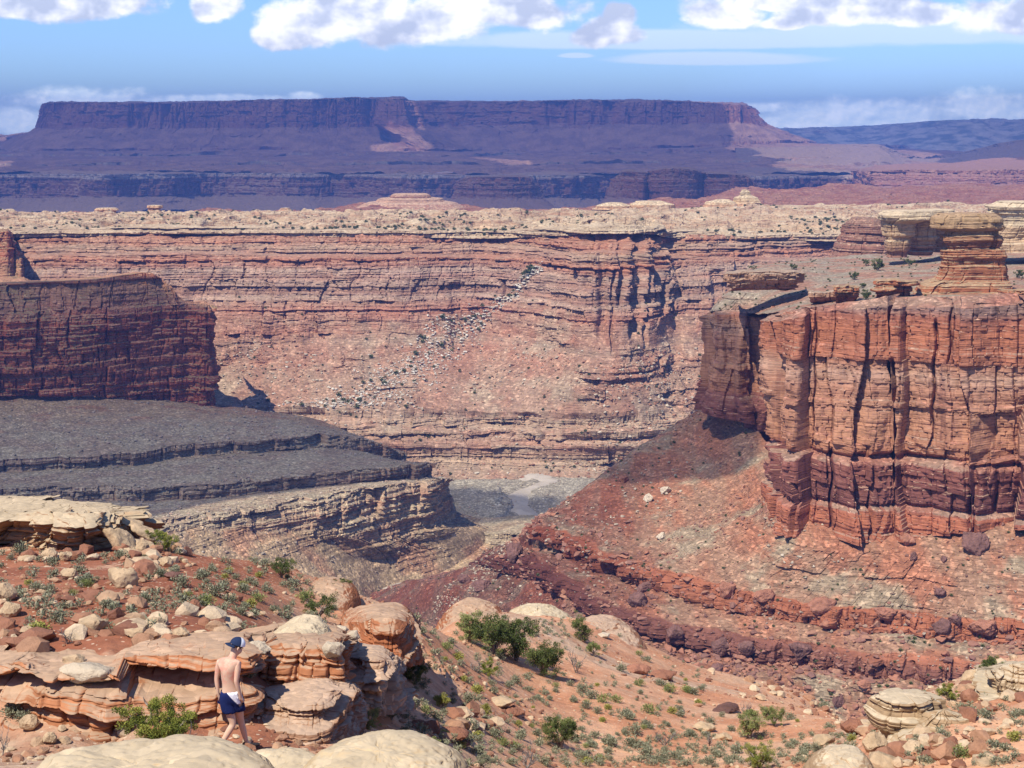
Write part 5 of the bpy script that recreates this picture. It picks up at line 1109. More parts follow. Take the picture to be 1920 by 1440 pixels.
def juniper(seed, h, w, mat, dens=1.0, nl=7, leafs=.075, open_=0.0, lean=0):
    r = random.Random(seed); mb, tips = limbs(r, h, w, nl, lean)
    rs = np.random.RandomState(seed); cs = []
    for pts, _ in tips:
        for i in range(max(1, len(pts)//2), len(pts)):
            if r.random() < .95-open_: cs.append(np.array(pts[i])+rs.randn(3)*.05*h)
    # fill the crown unevenly
    k = int(34*dens)
    for _ in range(k):
        a = r.uniform(0, 6.28); q = r.random()**.5; z = r.uniform(.12, 1.0); ww = w*.5*(1-.55*max(0, z-.45)/.55)*(.75+.25*math.sin(3*a+seed))
        cs.append(np.array([math.cos(a)*q*ww+lean*z*h, math.sin(a)*q*ww, z*h*.92]))
    cs = np.array(cs); keep = fbm(cs/h, .33, 2, off=seed) > -.30+open_*.6; cs = cs[keep] if keep.sum() > 8 else cs
    rad = h*.085*(.6+.8*rs.rand(len(cs))); cs[:, 2] = np.maximum(cs[:, 2], rad*.5)
    return mb, leaves(cs, rad, int(105*dens), leafs*h/2.2, seed)
def put_tree(px, py, hpx, wpx, seed, mat, label, cat='juniper', name='juniper_tree', group=None, place=None, on=None, **kw):
    if on is not None: c_ = tuple(on); s_ = c_[1]/FPX*1.03
    elif place: c_ = P(px, py, place); s_ = place/FPX*1.03
    else: c_, s_ = spot(px, py)
    h, w = hpx*s_*1.04, wpx*s_
    mb, (V, F, T) = juniper(seed, h, w, mat, **kw)
    e = bpy.data.objects.new(name, None); COL.objects.link(e); e.location = c_; tag(e, label, cat, group)
    mb.build('trunk', m_bark, e); cr = mesh_np('crown', V, F.astype(np.int32), mat, attrs={'tint': T}); cr.parent = e
    return e
JL = [(598,1162,56,58,m_jun,'juniper with a forked dark trunk, right half grey, on the left slope edge',dict(open_=.25)), (641,1119,32,44,m_jun,'small round juniper against the grey canyon, right of the forked one',{}), (528,1084,42,54,m_jun,'dark juniper on the skyline of the left slope, highest of the slope edge',{}),
      (306,1034,44,60,m_jol,'bright green juniper beside the tilted slabs at the end of the caprock',{}), (97,943,26,40,m_jol,'yellow green bush on top of the caprock',{}), (62,942,28,28,m_grn,'thin green bush left of the yellow green one on the caprock',{}), (150,946,16,46,m_grn,'low green bush at the right on top of the caprock',{}),
      (925,1228,78,80,m_jun,'tall left juniper of the cluster on the orange sand',{}), (968,1240,82,70,m_jun,'middle juniper of the cluster, in front of the white hump',{}), (1018,1268,74,70,m_jun,'right hand juniper of the cluster, lowest in the photo',{}), (880,1205,58,44,m_grn,'pale green wispy tree behind the left of the juniper cluster',dict(open_=.2)), (916,1270,36,40,m_jol,'low bright juniper at the foot of the cluster',{}),
      (1090,1202,48,40,m_jun,'lone juniper right of the cluster below the white hump',{}), (780,1286,50,50,m_jun,'juniper in the gully right of the knobbly rocks',{}), (690,1368,42,60,m_grn,'green shrub at the right foot of the striped ledge',{}), (735,1352,44,42,m_sag,'grey green shrub beside the green one at the striped ledge',dict(open_=.2)),
      (1050,1405,64,78,m_jun,'full round juniper low on the orange sand near the bottom',{}), (1857,1275,46,50,m_jun,'small dark juniper beside the pale ledge at the right',{}), (1778,1316,38,50,m_jol,'green shrub left of the right hand boulders',{}), (1405,1385,60,56,m_grn,'scraggly half bare juniper in the scrub at the right',dict(open_=.3)),
      (1424,1440,54,56,m_jol,'bright green juniper cut by the bottom edge right of centre',{}), (1545,1436,48,60,m_sag,'grey twiggy shrub left of the smooth tan slab',dict(open_=.2)), (813,1408,28,26,m_grn,'small green bush below the tilted red slab',{}), (575,1262,46,18,m_jun,'slender dark juniper growing in front of the orange block',{}), (1113,1232,30,30,m_grn,'green bush below the lone juniper',{}), (830,1330,34,26,m_yel,'yellow green upright bush in the middle of the sand',{}), (912,1345,26,20,m_yel,'mustard coloured bush by the white plate',{}), (905,1440,30,50,m_sag,'grey bush at the bottom edge right of the cream dome',{}), (1450,1362,40,50,m_grn,'green shrub left of the long dark shelf',{})]
for i, (px, py, hp_, wp_, mt, lb, kw) in enumerate(JL):
    small = hp_ < 40
    if mt is m_jol: hp_ *= .9
    put_tree(px, py, hp_, wp_, 500+i*7, mt, lb, cat='bush' if mt is not m_jun else 'juniper', name='bush' if mt is not m_jun else 'juniper_tree', nl=5 if small else 7, dens=.75 if small else 1.0, **({'leafs': .1, **kw} if small else kw))
# the green bush with bare branches in front of the ledge
e = put_tree(300, 1408, 104, 165, 777, m_jol, 'wide bright green bush with bare silvery branches, in front of the orange ledge', cat='bush', name='bush', place=21.8, nl=10, dens=1.7, leafs=.062)
rr_ = random.Random(5); mb = MB()
for k in range(16):
    a = rr_.uniform(-.7, .9); p0 = np.array([.30+rr_.uniform(-.2, .1), -.12, .12]); pts = [p0]
    d = np.array([math.cos(a), -.25, math.sin(abs(a))*.8])
    for j in range(6):
        d = d+np.array([rr_.gauss(0, .3), rr_.gauss(0, .2), rr_.gauss(0, .3)]); d /= np.linalg.norm(d); pts.append(pts[-1]+d*.085)
    mb.add(*tube(pts, [.012*(1-.13*j) for j in range(7)], 5))
mb.build('bare_branch', m_dead, e)
def dead_tree(px, py, hpx, wpx, seed, label, place=None, dense=5, name='dead_tree'):
    c_, s_ = (P(px, py, place), place/FPX*1.03) if place else spot(px, py)
    h, w = hpx*s_, wpx*s_; r = random.Random(seed); mb = MB()
    def grow(p, d, ln, rad, lev):
        pts = [p]; n = 5
        for j in range(n):
            d = d+np.array([r.gauss(0, .22), r.gauss(0, .22), r.gauss(.03, .15)]); d /= np.linalg.norm(d); pts.append(pts[-1]+d*ln/n)
        mb.add(*tube(pts, [rad*(1-.13*j) for j in range(n+1)], 5))
        if lev < 3:
            for _ in range(3 if lev else dense):
                i = r.randint(1, n); nd = d*.55+np.array([r.gauss(0, .7), r.gauss(0, .7), r.uniform(.1, .8)]); nd /= np.linalg.norm(nd); grow(pts[i], nd, ln*r.uniform(.45, .7), rad*.55, lev+1)
    for k in range(3):
        a = k*2.1+r.random(); grow(np.array([0, 0, -.05]), np.array([math.cos(a)*.5*w/h, math.sin(a)*.4, 1.0]), h*.6, h*.03, 0)
    V = np.concatenate(mb.V); zmx = V[:, 2].max(); xm = np.abs(V[:, 0]).max(); mb.V = [v*np.array([w*.5/xm, w*.5/xm, h/zmx]) for v in mb.V]
    o = mb.build(name, m_dead); o.location = c_; return tag(o, label, 'dead tree')
dead_tree(1080, 1262, 56, 42, 1, 'bare dead tree standing on the sand right of the juniper cluster')
dead_tree(988, 1442, 56, 46, 2, 'bare dead bush at the bottom edge right of centre')
dead_tree(1245, 1398, 34, 60, 3, 'fallen grey branches sprawling in the scrub')
dead_tree(1400, 1345, 34, 30, 4, 'dead twigs rising behind the scraggly juniper')
dead_tree(893, 1262, 26, 30, 6, 'small dark dead snag at the foot of the juniper cluster')
dead_tree(5, 1410, 60, 34, 7, 'twisted dark trunk at the left edge of the photo', place=20.5)
dead_tree(127, 1208, 36, 40, 8, 'grey leafless shrub on the red slope above the ledge')
dead_tree(1330, 1400, 34, 22, 9, 'thin bare stems in the scrub right of the fallen branches')

def shrub_proto(seed, mat, n, sz=.34, leaf=.055, name='sagebrush'):
    r = np.random.RandomState(seed); k = 16; a = r.rand(k)*6.283; q = np.sqrt(r.rand(k))
    c_ = np.stack([np.cos(a)*q*sz*.44, np.sin(a)*q*sz*.44, sz*(.25+.75*(1-q*.6)*r.rand(k))], -1)
    c_[0] = (0, 0, sz*.4)
    V, F, T = leaves(c_, sz*(.42+.16*r.rand(k)), n//k, leaf, seed, up=.7)
    V[:, 2] = np.maximum(V[:, 2], -.02); return V, F, T
def ticks(n): return n
SG = 'sagebrush clumps dotting the near slope'
protos = []
for i, (mt, nn, sz) in enumerate([(m_sag, 620, .36), (m_sag, 520, .30), (m_sag, 560, .33), (m_grn, 560, .36), (m_sag, 560, .26), (m_yel, 520, .24)]):
    V, F, T = shrub_proto(900+i, mt, nn, sz); me = mesh_np('sagebrush', V, F.astype(np.int32), mt, attrs={'tint': T}); protos.append(me)
hand = [(40,1040),(97,1062),(150,1078),(68,1110),(163,1095),(75,1190),(90,1140),(195,1128),(200,1140),(270,1130),(300,1082),(340,1100),(395,1098),(430,1075),(455,1112),(470,1095),(485,1130),(500,1112),(515,1150),(548,1105),(522,1118),(497,1155),(540,1148),(470,1140),(380,1088),(420,1100),(405,1120),
        (20,1312),(22,1350),(45,1352),(465,1272),(458,1330),(475,1250),(515,1320),(560,1222),(500,1265),(740,1240),(800,1165),(778,1170),(758,1188),(790,1188),(848,1208),(860,1240),(838,1220),(870,1278),(850,1265),(895,1300),(880,1320),(820,1315),(800,1340),(780,1350),(775,1325),(760,1350),(935,1235),(955,1290),(925,1300),(985,1300),
        (1055,1212),(1198,1230),(1215,1240),(1190,1258),(1165,1260),(1150,1285),(1200,1302),(1235,1285),(1255,1300),(1290,1298),(1300,1302),(1110,1312),(1092,1300),(1130,1318),(1160,1305),(1155,1318),(1188,1310),(1075,1320),(1120,1340),(1140,1330),(1175,1345),(1180,1350),(1217,1340),(1260,1338),(1275,1345),(1310,1322),(1112,1362),(1130,1355),(1155,1370),(1190,1378),(1210,1365),(1145,1400),(1170,1405),(1185,1400),(1120,1395),(1090,1425),(1210,1420),(1240,1430),(1265,1425),(1100,1435),
        (1310,1345),(1330,1360),(1370,1372),(1345,1420),(1365,1430),(1380,1415),(1480,1350),(1500,1345),(1490,1400),(1510,1410),(1535,1412),(1470,1420),(1452,1300),(1545,1330),(1555,1370),(1835,1360),(1850,1350),(1870,1420),(1900,1390),(1895,1300),(1820,1400),(1905,1440),(1800,1425),(1770,1395),(1660,1280),(1900,1265),(1720,1410),(895,1385),(870,1400),(930,1385),(948,1400),(900,1415),(975,1385),(885,1370)]
rs = np.random.RandomState(77); spots = [(x, y, 1.0) for x, y in hand]
regs = [(0, 1030, 420, 1190, 26), (380, 1080, 640, 1160, 26), (750, 1180, 900, 1420, 20), (900, 1270, 1330, 1440, 80), (1280, 1330, 1600, 1440, 60), (1560, 1290, 1920, 1440, 26), (0, 1330, 120, 1440, 6)]
for x0, y0, x1, y1, n in regs:
    for _ in range(n): spots.append((rs.uniform(x0, x1), rs.uniform(y0, y1), rs.uniform(.45, .95)))
spots = spots[:298]; cnt = 0; SMALL = []
for i, (px, py, sc) in enumerate(spots):
    c_, s_ = spot(px, min(py, 1438)); k = [0, 1, 2, 0, 4, 1, 3, 2, 5][rs.randint(9)]
    o = protos[k] if cnt < 6 and k == cnt else protos[k].copy()
    if o is not protos[k]: COL.objects.link(o)
    o.location = c_; o.rotation_euler = (0, 0, rs.rand()*6.28); q = sc*rs.uniform(.75, 1.25)*(.8 if c_[1] < 45 else 1.0); o.scale = (q*1.1, q*1.1, q*.95)
    tag(o, ['grey green sagebrush clump on sandy ground', 'grey green sagebrush clump on sandy ground', 'grey green sagebrush clump on sandy ground', 'yellowish green low shrub among the sagebrush', 'grey green sagebrush clump on sandy ground', 'mustard yellow low shrub among the sagebrush'][k], 'shrub',
        [SG, SG, SG, 'green low shrubs among the sagebrush', SG, 'yellow low shrubs among the sagebrush'][k])
for p_ in protos:
    if 'label' not in p_: bpy.data.objects.remove(p_)
# very small plants, too many to count
r_ = np.random.RandomState(91); pv = []
for x0, y0, x1, y1, n in [(0, 1030, 640, 1190, 220), (760, 1170, 1320, 1440, 420), (1050, 1380, 1600, 1440, 260), (1560, 1290, 1920, 1440, 150), (940, 1160, 1060, 1200, 60)]:
    for _ in range(n): pv.append((r_.uniform(x0, x1), r_.uniform(y0, y1)))
Vs, Fs, Ts, off = [], [], [], 0
tp_ = [shrub_proto(950+i, None, 90, .16, .06) for i in range(5)]
for px, py in pv:
    c_, s_ = spot(px, py); V, F, T = tp_[r_.randint(5)]; q = r_.uniform(.5, 1.3); Vs.append(V*q+np.array(c_)); Fs.append(F+off); off += len(V); Ts.append(T)
tag(mesh_np('undergrowth', np.concatenate(Vs), np.concatenate(Fs).astype(np.int32), m_sag, attrs={'tint': np.concatenate(Ts)}), 'tiny grey green tufts between the sagebrush', 'tufts', kind='stuff')

# ------------------------------------------------------------------ on top of the right cliff
def top_spot(px, py): 
    a = Btop[..., 0]/Btop[..., 1]-P(px, py, 1.0)[0]; e = Btop[..., 2]/Btop[..., 1]-P(px, py, 1.0)[2]
    return Btop.reshape(-1, 3)[np.argmin(a*a+e*e)]
for i, (px, py, hp_, wp_, lb) in enumerate([(1645,508,22,24,'round dark juniper in the middle of the cliff top'), (1705,500,14,28,'low wide juniper right of the round one on the cliff top'), (1488,506,12,16,'small juniper behind the overhanging slab at the cliff top'), (1412,505,8,22,'low dark bush at the left of the cliff top'), (1600,525,16,20,'juniper in front of the round one on the cliff top'), (1623,498,12,14,'tiny juniper left behind the round one on the cliff top'),
      (1624,562,18,16,'bright green bush on the rim between two tan blocks'), (1618,540,10,12,'small green bush above the bright one on the rim'), (1760,462,16,22,'dark bush at the foot of the pale pillars'), (1875,486,12,14,'small bush right of the tall pillar'), (1910,522,16,20,'dark bush at the right edge behind the pillar')]):
    put_tree(px, py, hp_, wp_, 640+i*3, m_jun, lb, cat='bush', name='bush', on=top_spot(px, py), nl=4, dens=.6, leafs=.14)
def pillar(name, prof, D, mat, seed, label, cat='rock pillar', depth=.8, sink=4, L=2.2, noise=1.0, lean=0, squash=3.0):
    """prof: list of (centre px, half width px, py) from the top down; a free standing pillar, round in plan"""
    pr = np.array(prof, float); k = D/FPX*1.03; ys = np.linspace(pr[0, 2], pr[-1, 2], 150); 
    cx_ = np.interp(ys, pr[:, 2], pr[:, 0]); hw = np.interp(ys, pr[:, 2], pr[:, 1]); na = 200; a = np.linspace(0, 2*np.pi, na, endpoint=False)
    base = np.array(P(pr[-1, 0], pr[-1, 2], D)); V = []
    for c_, h_, y_ in zip(cx_, hw, ys):
        q = np.array(P(c_, y_, D)); e = 2/squash
        V.append(np.stack([q[0]+h_*k*np.sign(np.cos(a))*np.abs(np.cos(a))**e, q[1]+h_*k*depth*np.sign(np.sin(a))*np.abs(np.sin(a))**e, np.full(na, q[2])], -1))
    V = np.array(V); N = np.stack([np.cos(a), np.sin(a)/depth, 0*a], -1)[None]*np.ones((150, 1, 1)); N /= np.linalg.norm(N, axis=2)[..., None]
    S_ = np.cumsum(np.concatenate([[0], np.linalg.norm(np.diff(V[75], axis=0), axis=1)]))[None]*np.ones((150, 1))
    d = cliff_d(V, S_, L, seed, V[..., 2].min(), V[..., 2].max(), big=.8*noise, blocks=.7*noise, crack=.7, strata=.9, zs=.3)*.55
    V = V+N*d[..., None]; top = V[0].mean(0)+np.array([0, 0, .25*L])
    i = np.arange(150*na).reshape(150, na); j = np.roll(i, -1, 1); F = np.stack([i[:-1], i[1:], j[1:], j[:-1]], -1).reshape(-1, 4)
    W_ = np.concatenate([V.reshape(-1, 3), [top]]); F3 = np.stack([i[0], j[0], np.full(na, len(W_)-1)], -1)
    o = mesh_np(name, W_-base, [F.astype(np.int32), F3.astype(np.int32)], mat); o.location = base; return tag(o, label, cat)
m_pil = rock_mat('pillar_stone', -78, -37.5, [(0, (.36,.165,.105)), (.35, (.40,.185,.12)), (.5, (.36,.17,.11)), (.66, (.40,.20,.13)), (.74, (.27,.14,.10)), (.8, (.38,.22,.14)), (.9, (.40,.27,.17)), (1, (.42,.30,.19))], 2.0, flat=(.38,.27,.18), fl=(.5,.8), bands=.35, bump=.6, streak=.4, warp=.3, speck=.15)
pillar('rock_pillar', [(1812,44,400),(1812,58,408),(1812,60,426),(1820,50,432),(1820,54,446),(1822,54,454),(1822,50,462),(1824,54,480),(1824,56,505),(1818,62,522),(1806,82,532),(1800,86,548),(1800,86,575)], 640, m_pil, 701, 'tall balanced red pillar with a pale flat cap on the rim of the right cliff', 'rock pillar', depth=.6, noise=1.5, squash=4)
m_pp = rock_mat('pale_pillar_stone', -72, -48, [(0, (.36,.18,.12)), (.22, (.40,.23,.14)), (.34, (.48,.31,.18)), (.6, (.54,.37,.22)), (.8, (.50,.34,.20)), (.9, (.58,.44,.28)), (1, (.60,.47,.31))], 2.2, flat=(.57,.45,.30), sat=1.0, fl=(.6,.9), bands=.3, bump=.6, streak=.35, warp=.3, speck=.15)
pillar('rock_pillar', [(1705,44,395),(1702,48,402),(1700,46,410),(1684,28,420),(1684,26,440),(1682,22,455),(1680,20,482)], 850, m_pp, 702, 'left one of two pale yellow pillars under a shared flat cap', depth=.8)
pillar('rock_pillar', [(1755,34,393),(1756,36,402),(1752,32,415),(1732,24,425),(1730,24,445),(1728,22,460),(1726,20,478)], 862, m_pp, 703, 'right one of two pale yellow pillars, half behind the tall red one', depth=.8)
pillar('rock_pillar', [(1770,20,402),(1772,24,412),(1772,20,440),(1770,18,472)], 880, m_pp, 704, 'thin pale pillar tucked behind the tall red pillar', depth=.9)
pillar('rock_pillar', [(1925,50,378),(1915,58,386),(1912,54,398),(1915,50,402),(1916,52,420),(1905,48,440),(1910,60,470)], 800, m_pp, 705, 'pale striped cap rock at the right edge behind the tall pillar', depth=.9)
m_db = rock_mat('dark_knob_stone', -130, -70, [(0, (.28,.15,.12)), (.5, (.32,.165,.125)), (1, (.30,.17,.13))], 3, flat=(.30,.2,.15), bump=.6, streak=.4)
pillar('hoodoo', [(1620,22,408),(1618,30,416),(1618,36,440),(1616,44,465),(1612,54,490)], 1120, m_db, 706, 'dark red knob in shadow left of the pale pillars', 'rock knob', depth=1.2, L=3)
def slab(px0, px1, py0, py1, D, mat, seed, label, dep=20, cat='rock slab', L=1.6):
    xs_ = np.linspace(px0, px1, 9); r = np.random.RandomState(seed); j = r.randn(9)*1.2
    prow = lambda y, dd, inset=0: [P(x+(inset if i == 0 else -inset if i == 8 else 0), y+jj, D+dd+(6 if i in (0, 8) else 0)) for i, (x, jj) in enumerate(zip(xs_, j))]
    return outcrop('rock_slab', [prow(py0-4, dep, 6), prow(py0, 0), prow((py0+py1)/2, -.5), prow(py1, 3, 10), prow(py1+3, dep*.6, 14)], [.4, 1, 1, 1, .3], mat, L, seed, label, cat=cat, vres=[1, 1.8, 1.8, 1.5], dk=dict(big=1.2, blocks=1.2, crack=.8, strata=.8))
m_sl = rock_mat('grey_slab_stone', -90, -60, [(0, (.34,.19,.14)), (.5, (.40,.24,.17)), (1, (.40,.28,.20))], 2, flat=(.38,.29,.22), bump=.6, streak=.4, fl=(.6,.9), speck=.15)
slab(1358, 1508, 511, 541, 700, m_sl, 711, 'grey brown overhanging slab at the left corner of the cliff top', dep=40)
slab(1635, 1716, 527, 562, 622, m_pil, 712, 'tan block overhanging the rim left of the tall pillar', dep=10)
slab(1560, 1606, 538, 566, 620, m_pil, 713, 'rounded tan block with cracks on the rim', dep=9)
slab(1870, 1990, 546, 566, 606, m_pil, 714, 'low red slab at the right edge on the cliff rim', dep=14)
slab(1510, 1580, 548, 566, 640, m_sl, 715, 'flat dark slab below the overhanging one on the cliff top', dep=14)
# shrubs and knobs on the tableland
def tab_spot(px, py):
    q = P(px, py, 1.0); a = Btab[..., 0]/Btab[..., 1]-q[0]; e = Btab[..., 2]/Btab[..., 1]-q[2]; return Btab.reshape(-1, 3)[np.argmin(a*a+e*e)]
m_kn = rock_mat('tableland_knob_stone', -128, -90, [(0, (.48,.27,.17)), (.5, (.55,.33,.21)), (.8, (.62,.47,.30)), (1, (.66,.54,.36))], 3, flat=(.60,.48,.33), bump=.6, streak=.2, fl=(.6,.9))
m_bu = rock_mat('far_butte_stone', -150, -116, [(0, (.38,.20,.14)), (.5, (.40,.22,.15)), (.72, (.50,.34,.24)), (.8, (.36,.19,.13)), (1, (.54,.38,.27))], 3, flat=(.50,.35,.25), bump=.6, fl=(.8,.97))
for i, (pr, D, lb) in enumerate([([(200,16,390),(200,20,394),(198,18,398),(200,26,404)], 2060, 'low pale knob with a flat top far across the canyon at left'), ([(289,11,385),(289,12,389),(288,9,392),(288,15,398),(288,18,403)], 2060, 'small mushroom rock on the tableland skyline at left'), ([(535,8,390),(536,14,395),(537,18,401)], 2080, 'small reddish mound on the tableland skyline'),
      ([(770,30,363),(770,34,365),(770,36,370),(770,58,372),(770,62,377),(770,80,380),(770,110,394)], 2700, 'wide red butte with a pale stepped top on the skyline left of centre'), ([(1397,5,356),(1398,8,360),(1398,8,366),(1398,18,370),(1400,24,380),(1400,28,390)], 2100, 'balanced pale hoodoo on the skyline right of centre'), ([(1355,10,374),(1352,26,379),(1352,30,388)], 2095, 'low red mounds left of the pale hoodoo'), ([(1150,14,380),(1150,30,385),(1150,36,392)], 2090, 'low orange hump on the skyline near centre'), ([(1218,24,377),(1222,38,383),(1222,40,392)], 2090, 'wider orange hump right of the other skyline hump')]):
    pillar('hoodoo', pr, D, m_bu if D > 2500 else m_kn, 720+i, lb, 'rock knob', depth=.9, L=3.0, noise=1.0)
rs = np.random.RandomState(33); Vs, Fs, Ts, off = [], [], [], 0
tp2 = [shrub_proto(980+i, None, 160, 1.6, .7) for i in range(5)]
flt = Btab.reshape(-1, 3); flt = flt[(flt[:, 1] > 1545)]; cl = fbm(flt, 60, 3, off=44); flt = flt[cl > .05]
idx = rs.choice(len(flt), 1500)
for k in idx:
    V, F, T = tp2[rs.randint(5)]; q = rs.uniform(.5, 1.35); Vs.append(V*q*np.array([1.2, 1.2, 1.1])+flt[k]); Fs.append(F+off); off += len(V); Ts.append(T)
m_fs = leaf_mat('distant_shrub_leaf', [(.04,.055,.022), (.08,.10,.035), (.14,.15,.06)])
tag(mesh_np('shrubbery', np.concatenate(Vs), np.concatenate(Fs).astype(np.int32), m_fs, attrs={'tint': np.concatenate(Ts)}), 'dark green shrubs speckling the pale tableland', 'shrubs', kind='stuff')
Vs, Fs, Ts, off = [], [], [], 0
for Bx, n, sc, cond in ((Btop, 330, .45, None), (Bt, 420, .5, None), (Bw, 500, 1.0, 'w')):
    fl_2 = Bx.reshape(-1, 3)
    if cond: fl_2 = fl_2[(fl_2[:, 2] < -160)]
    for k in rs.choice(len(fl_2), n):
        V, F, T = tp2[rs.randint(5)]; q = rs.uniform(.4, 1.2)*sc; Vs.append(V*q+fl_2[k]); Fs.append(F+off); off += len(V); Ts.append(T)
k_ = ok.nonzero()[0]
for k in rs.choice(k_, 80):
    V, F, T = tp2[rs.randint(5)]; q = rs.uniform(.7, 2.0); Vs.append(V*q+np.array([cx2[k]-rs.rand()*9, cy2[k], cz2[k]])); Fs.append(F+off); off += len(V); Ts.append(T)
tag(mesh_np('shrubbery', np.concatenate(Vs), np.concatenate(Fs).astype(np.int32), m_fs, attrs={'tint': np.concatenate(Ts)}), 'sparse shrubs on the canyon slopes and cliff top', 'shrubs', kind='stuff')

pillar('rock_outcrop', [(1700,50,1304),(1702,66,1314),(1700,74,1330),(1700,72,1350),(1708,60,1366),(1712,56,1380),(1712,60,1410)], 42, m_tan, 731, 'layered crusted rock with a blackened top, highest of the right hand outcrop', 'rock outcrop', depth=.8, L=.32, noise=1.3, squash=2.4)
pillar('rock_outcrop', [(1768,22,1334),(1772,44,1342),(1762,66,1362),(1748,92,1386),(1740,104,1410),(1736,110,1450)], 41, m_tan, 732, 'smooth tan body of the right hand outcrop with the egg shaped boulder in it', 'rock outcrop', depth=.7, L=.3, noise=1.6, squash=2.2)
# ------------------------------------------------------------------ the walking person
def skin_mesh(name, joints, edges, root=0, sub=2):
    """joints: (x,y,z,rx,ry); grows one continuous surface and returns its vertices and faces"""
    me = bpy.data.meshes.new(name); me.from_pydata([j[:3] for j in joints], edges, []); o = bpy.data.objects.new(name, me); COL.objects.link(o)
    sk = o.modifiers.new('s', 'SKIN'); sk.use_smooth_shade = True; sb = o.modifiers.new('d', 'SUBSURF'); sb.levels = sub; sb.render_levels = sub
    sv = me.skin_vertices[0].data
    for i, j in enumerate(joints): sv[i].radius = (j[3], j[4] if len(j) > 4 else j[3]); sv[i].use_root = (i == root)
    bpy.context.view_layer.update(); dg = bpy.context.evaluated_depsgraph_get(); ev = o.evaluated_get(dg); m2 = ev.to_mesh()
    V = np.array([v.co[:] for v in m2.vertices]); F = [tuple(p.vertices) for p in m2.polygons]; ev.to_mesh_clear()
    bpy.data.objects.remove(o); bpy.data.meshes.remove(me); return V, F
J, Ed = [], []
def j(x, y, z, rx, ry=None, to=None):
    J.append((x, y, z, rx, ry or rx)); k = len(J)-1
    if to is not None: Ed.append((to, k))
    return k
# x to the right of the photo, y away from the camera, z up; he walks to the right and slightly away
pel = j(0, 0, .93, .135, .105)
wst = j(-.005, .01, 1.06, .120, .095, pel); rib = j(-.015, .03, 1.22, .140, .105, wst); chs = j(-.01, .04, 1.37, .150, .108, rib); nb = j(.03, .06, 1.50, .075, .07, chs)
nk = j(.055, .075, 1.56, .055, .055, nb); hd0 = j(.095, .095, 1.625, .073, .078, nk); hd1 = j(.112, .105, 1.685, .088, .088, hd0); hd2 = j(.115, .105, 1.735, .070, .070, hd1)
jaw = j(.150, .135, 1.600, .042, .038, hd0); nose = j(.198, .150, 1.650, .014, .014, hd1)
# left arm (camera left) and right arm
def arm(sh, el, wr, hand, curl, s):
    a = j(*sh, .062, .058, chs); b_ = j(*[(p+q)/2 for p, q in zip(sh, el)], .050, .048, a); c_ = j(*el, .040, .038, b_); d_ = j(*[(p*.6+q*.4) for p, q in zip(el, wr)], .040, .036, c_); e_ = j(*wr, .027, .023, d_)
    pm_ = j(*hand, .034, .020, e_)
    h = np.array(hand); dr = h-np.array(wr); dr = dr/np.linalg.norm(dr); sd = np.cross(dr, [0, 1, 0]); sd /= np.linalg.norm(sd); fw = np.cross(sd, dr)
    for q, (o_, ln) in enumerate(((-.030, .068), (-.010, .078), (.010, .074), (.028, .058))):
        p0 = h+sd*o_*.9+dr*.028; p1 = p0+dr*ln*.5+fw*.010*curl; p2 = p1+dr*ln*.42+fw*.028*curl
        k0 = j(*p0, .0115, .010, pm_); k1 = j(*p1, .0098, .009, k0); j(*p2, .0075, .007, k1)
    t0 = h-sd*s*.036-dr*.018; k0 = j(*t0, .013, .012, pm_); k1 = j(*(t0-sd*s*.012+dr*.03+fw*.01), .0105, .010, k0); j(*(t0-sd*s*.010+dr*.055+fw*.018), .0085, .008, k1)
arm((-.175, .07, 1.425), (-.215, .04, 1.17), (-.195, .02, .955), (-.175, .035, .875), 1.0, -1)
arm((.135, -.01, 1.435), (.105, -.07, 1.18), (.150, -.05, .975), (.160, -.035, .890), 1.0, 1)
def leg(hip, kn, an, heel, ball, toe, s):
    a = j(*hip, .098, .095, pel); b_ = j(*[(p+q)/2 for p, q in zip(hip, kn)], .082, .080, a); c_ = j(*kn, .055, .056, b_); d_ = j(*[(p*.68+q*.32) for p, q in zip(kn, an)], .057, .054, c_); e_ = j(*an, .035, .035, d_)
    f_ = j(*ball, .036, .030, e_); j(*toe, .026, .020, f_)
leg((-.075, .0, .86), (.030, -.02, .475), (-.165, -.12, .16), None, (-.10, -.07, .045), (-.055, -.04, .030), 1)       # trailing leg, heel lifted
leg((.075, .03, .86), (.115, .13, .475), (.190, .17, .085), None, (.275, .22, .035), (.335, .25, .028), 1)
Vb, Fb = skin_mesh('body', J, Ed, pel)
base_p, sp_ = spot(436, 1409, 18, 30); base_p = Vector((base_p[0], base_p[1], base_p[2]-.02))
m_skin, t, b = mat_new('skin'); tcd = t.new('ShaderNodeTexCoord').outputs['Object']; xo, yo, zo = t.xyz(tcd)
red_ = t.m('MULTIPLY', t.sm(t.noise(tcd, 7, 3), .38, .6), t.m('MULTIPLY', t.sm(zo, 1.05, 1.25), t.sm(zo, 1.6, 1.5)))
t.put(b.inputs['Base Color'], t.mix(t.m('MULTIPLY', red_, .75), (.60, .40, .29), (.58, .24, .18))); b.inputs['Roughness'].default_value = .55
b.inputs['Subsurface Weight'].default_value = .08; b.inputs['Subsurface Radius'].default_value = (.02, .008, .004)
def plain(name, col, rough=.8):
    m, t, b = mat_new(name); b.inputs['Base Color'].default_value = (*col, 1); b.inputs['Roughness'].default_value = rough; return m
def poly_mesh(name, V, F, mat, parent, smooth=True):
    me = bpy.data.meshes.new(name); me.from_pydata(np.asarray(V).tolist(), [], [tuple(int(q) for q in f_) for f_ in F]); me.materials.append(mat); me.update()
    for p_ in me.polygons: p_.use_smooth = smooth
    o = bpy.data.objects.new(name, me); COL.objects.link(o); o.parent = parent; return o
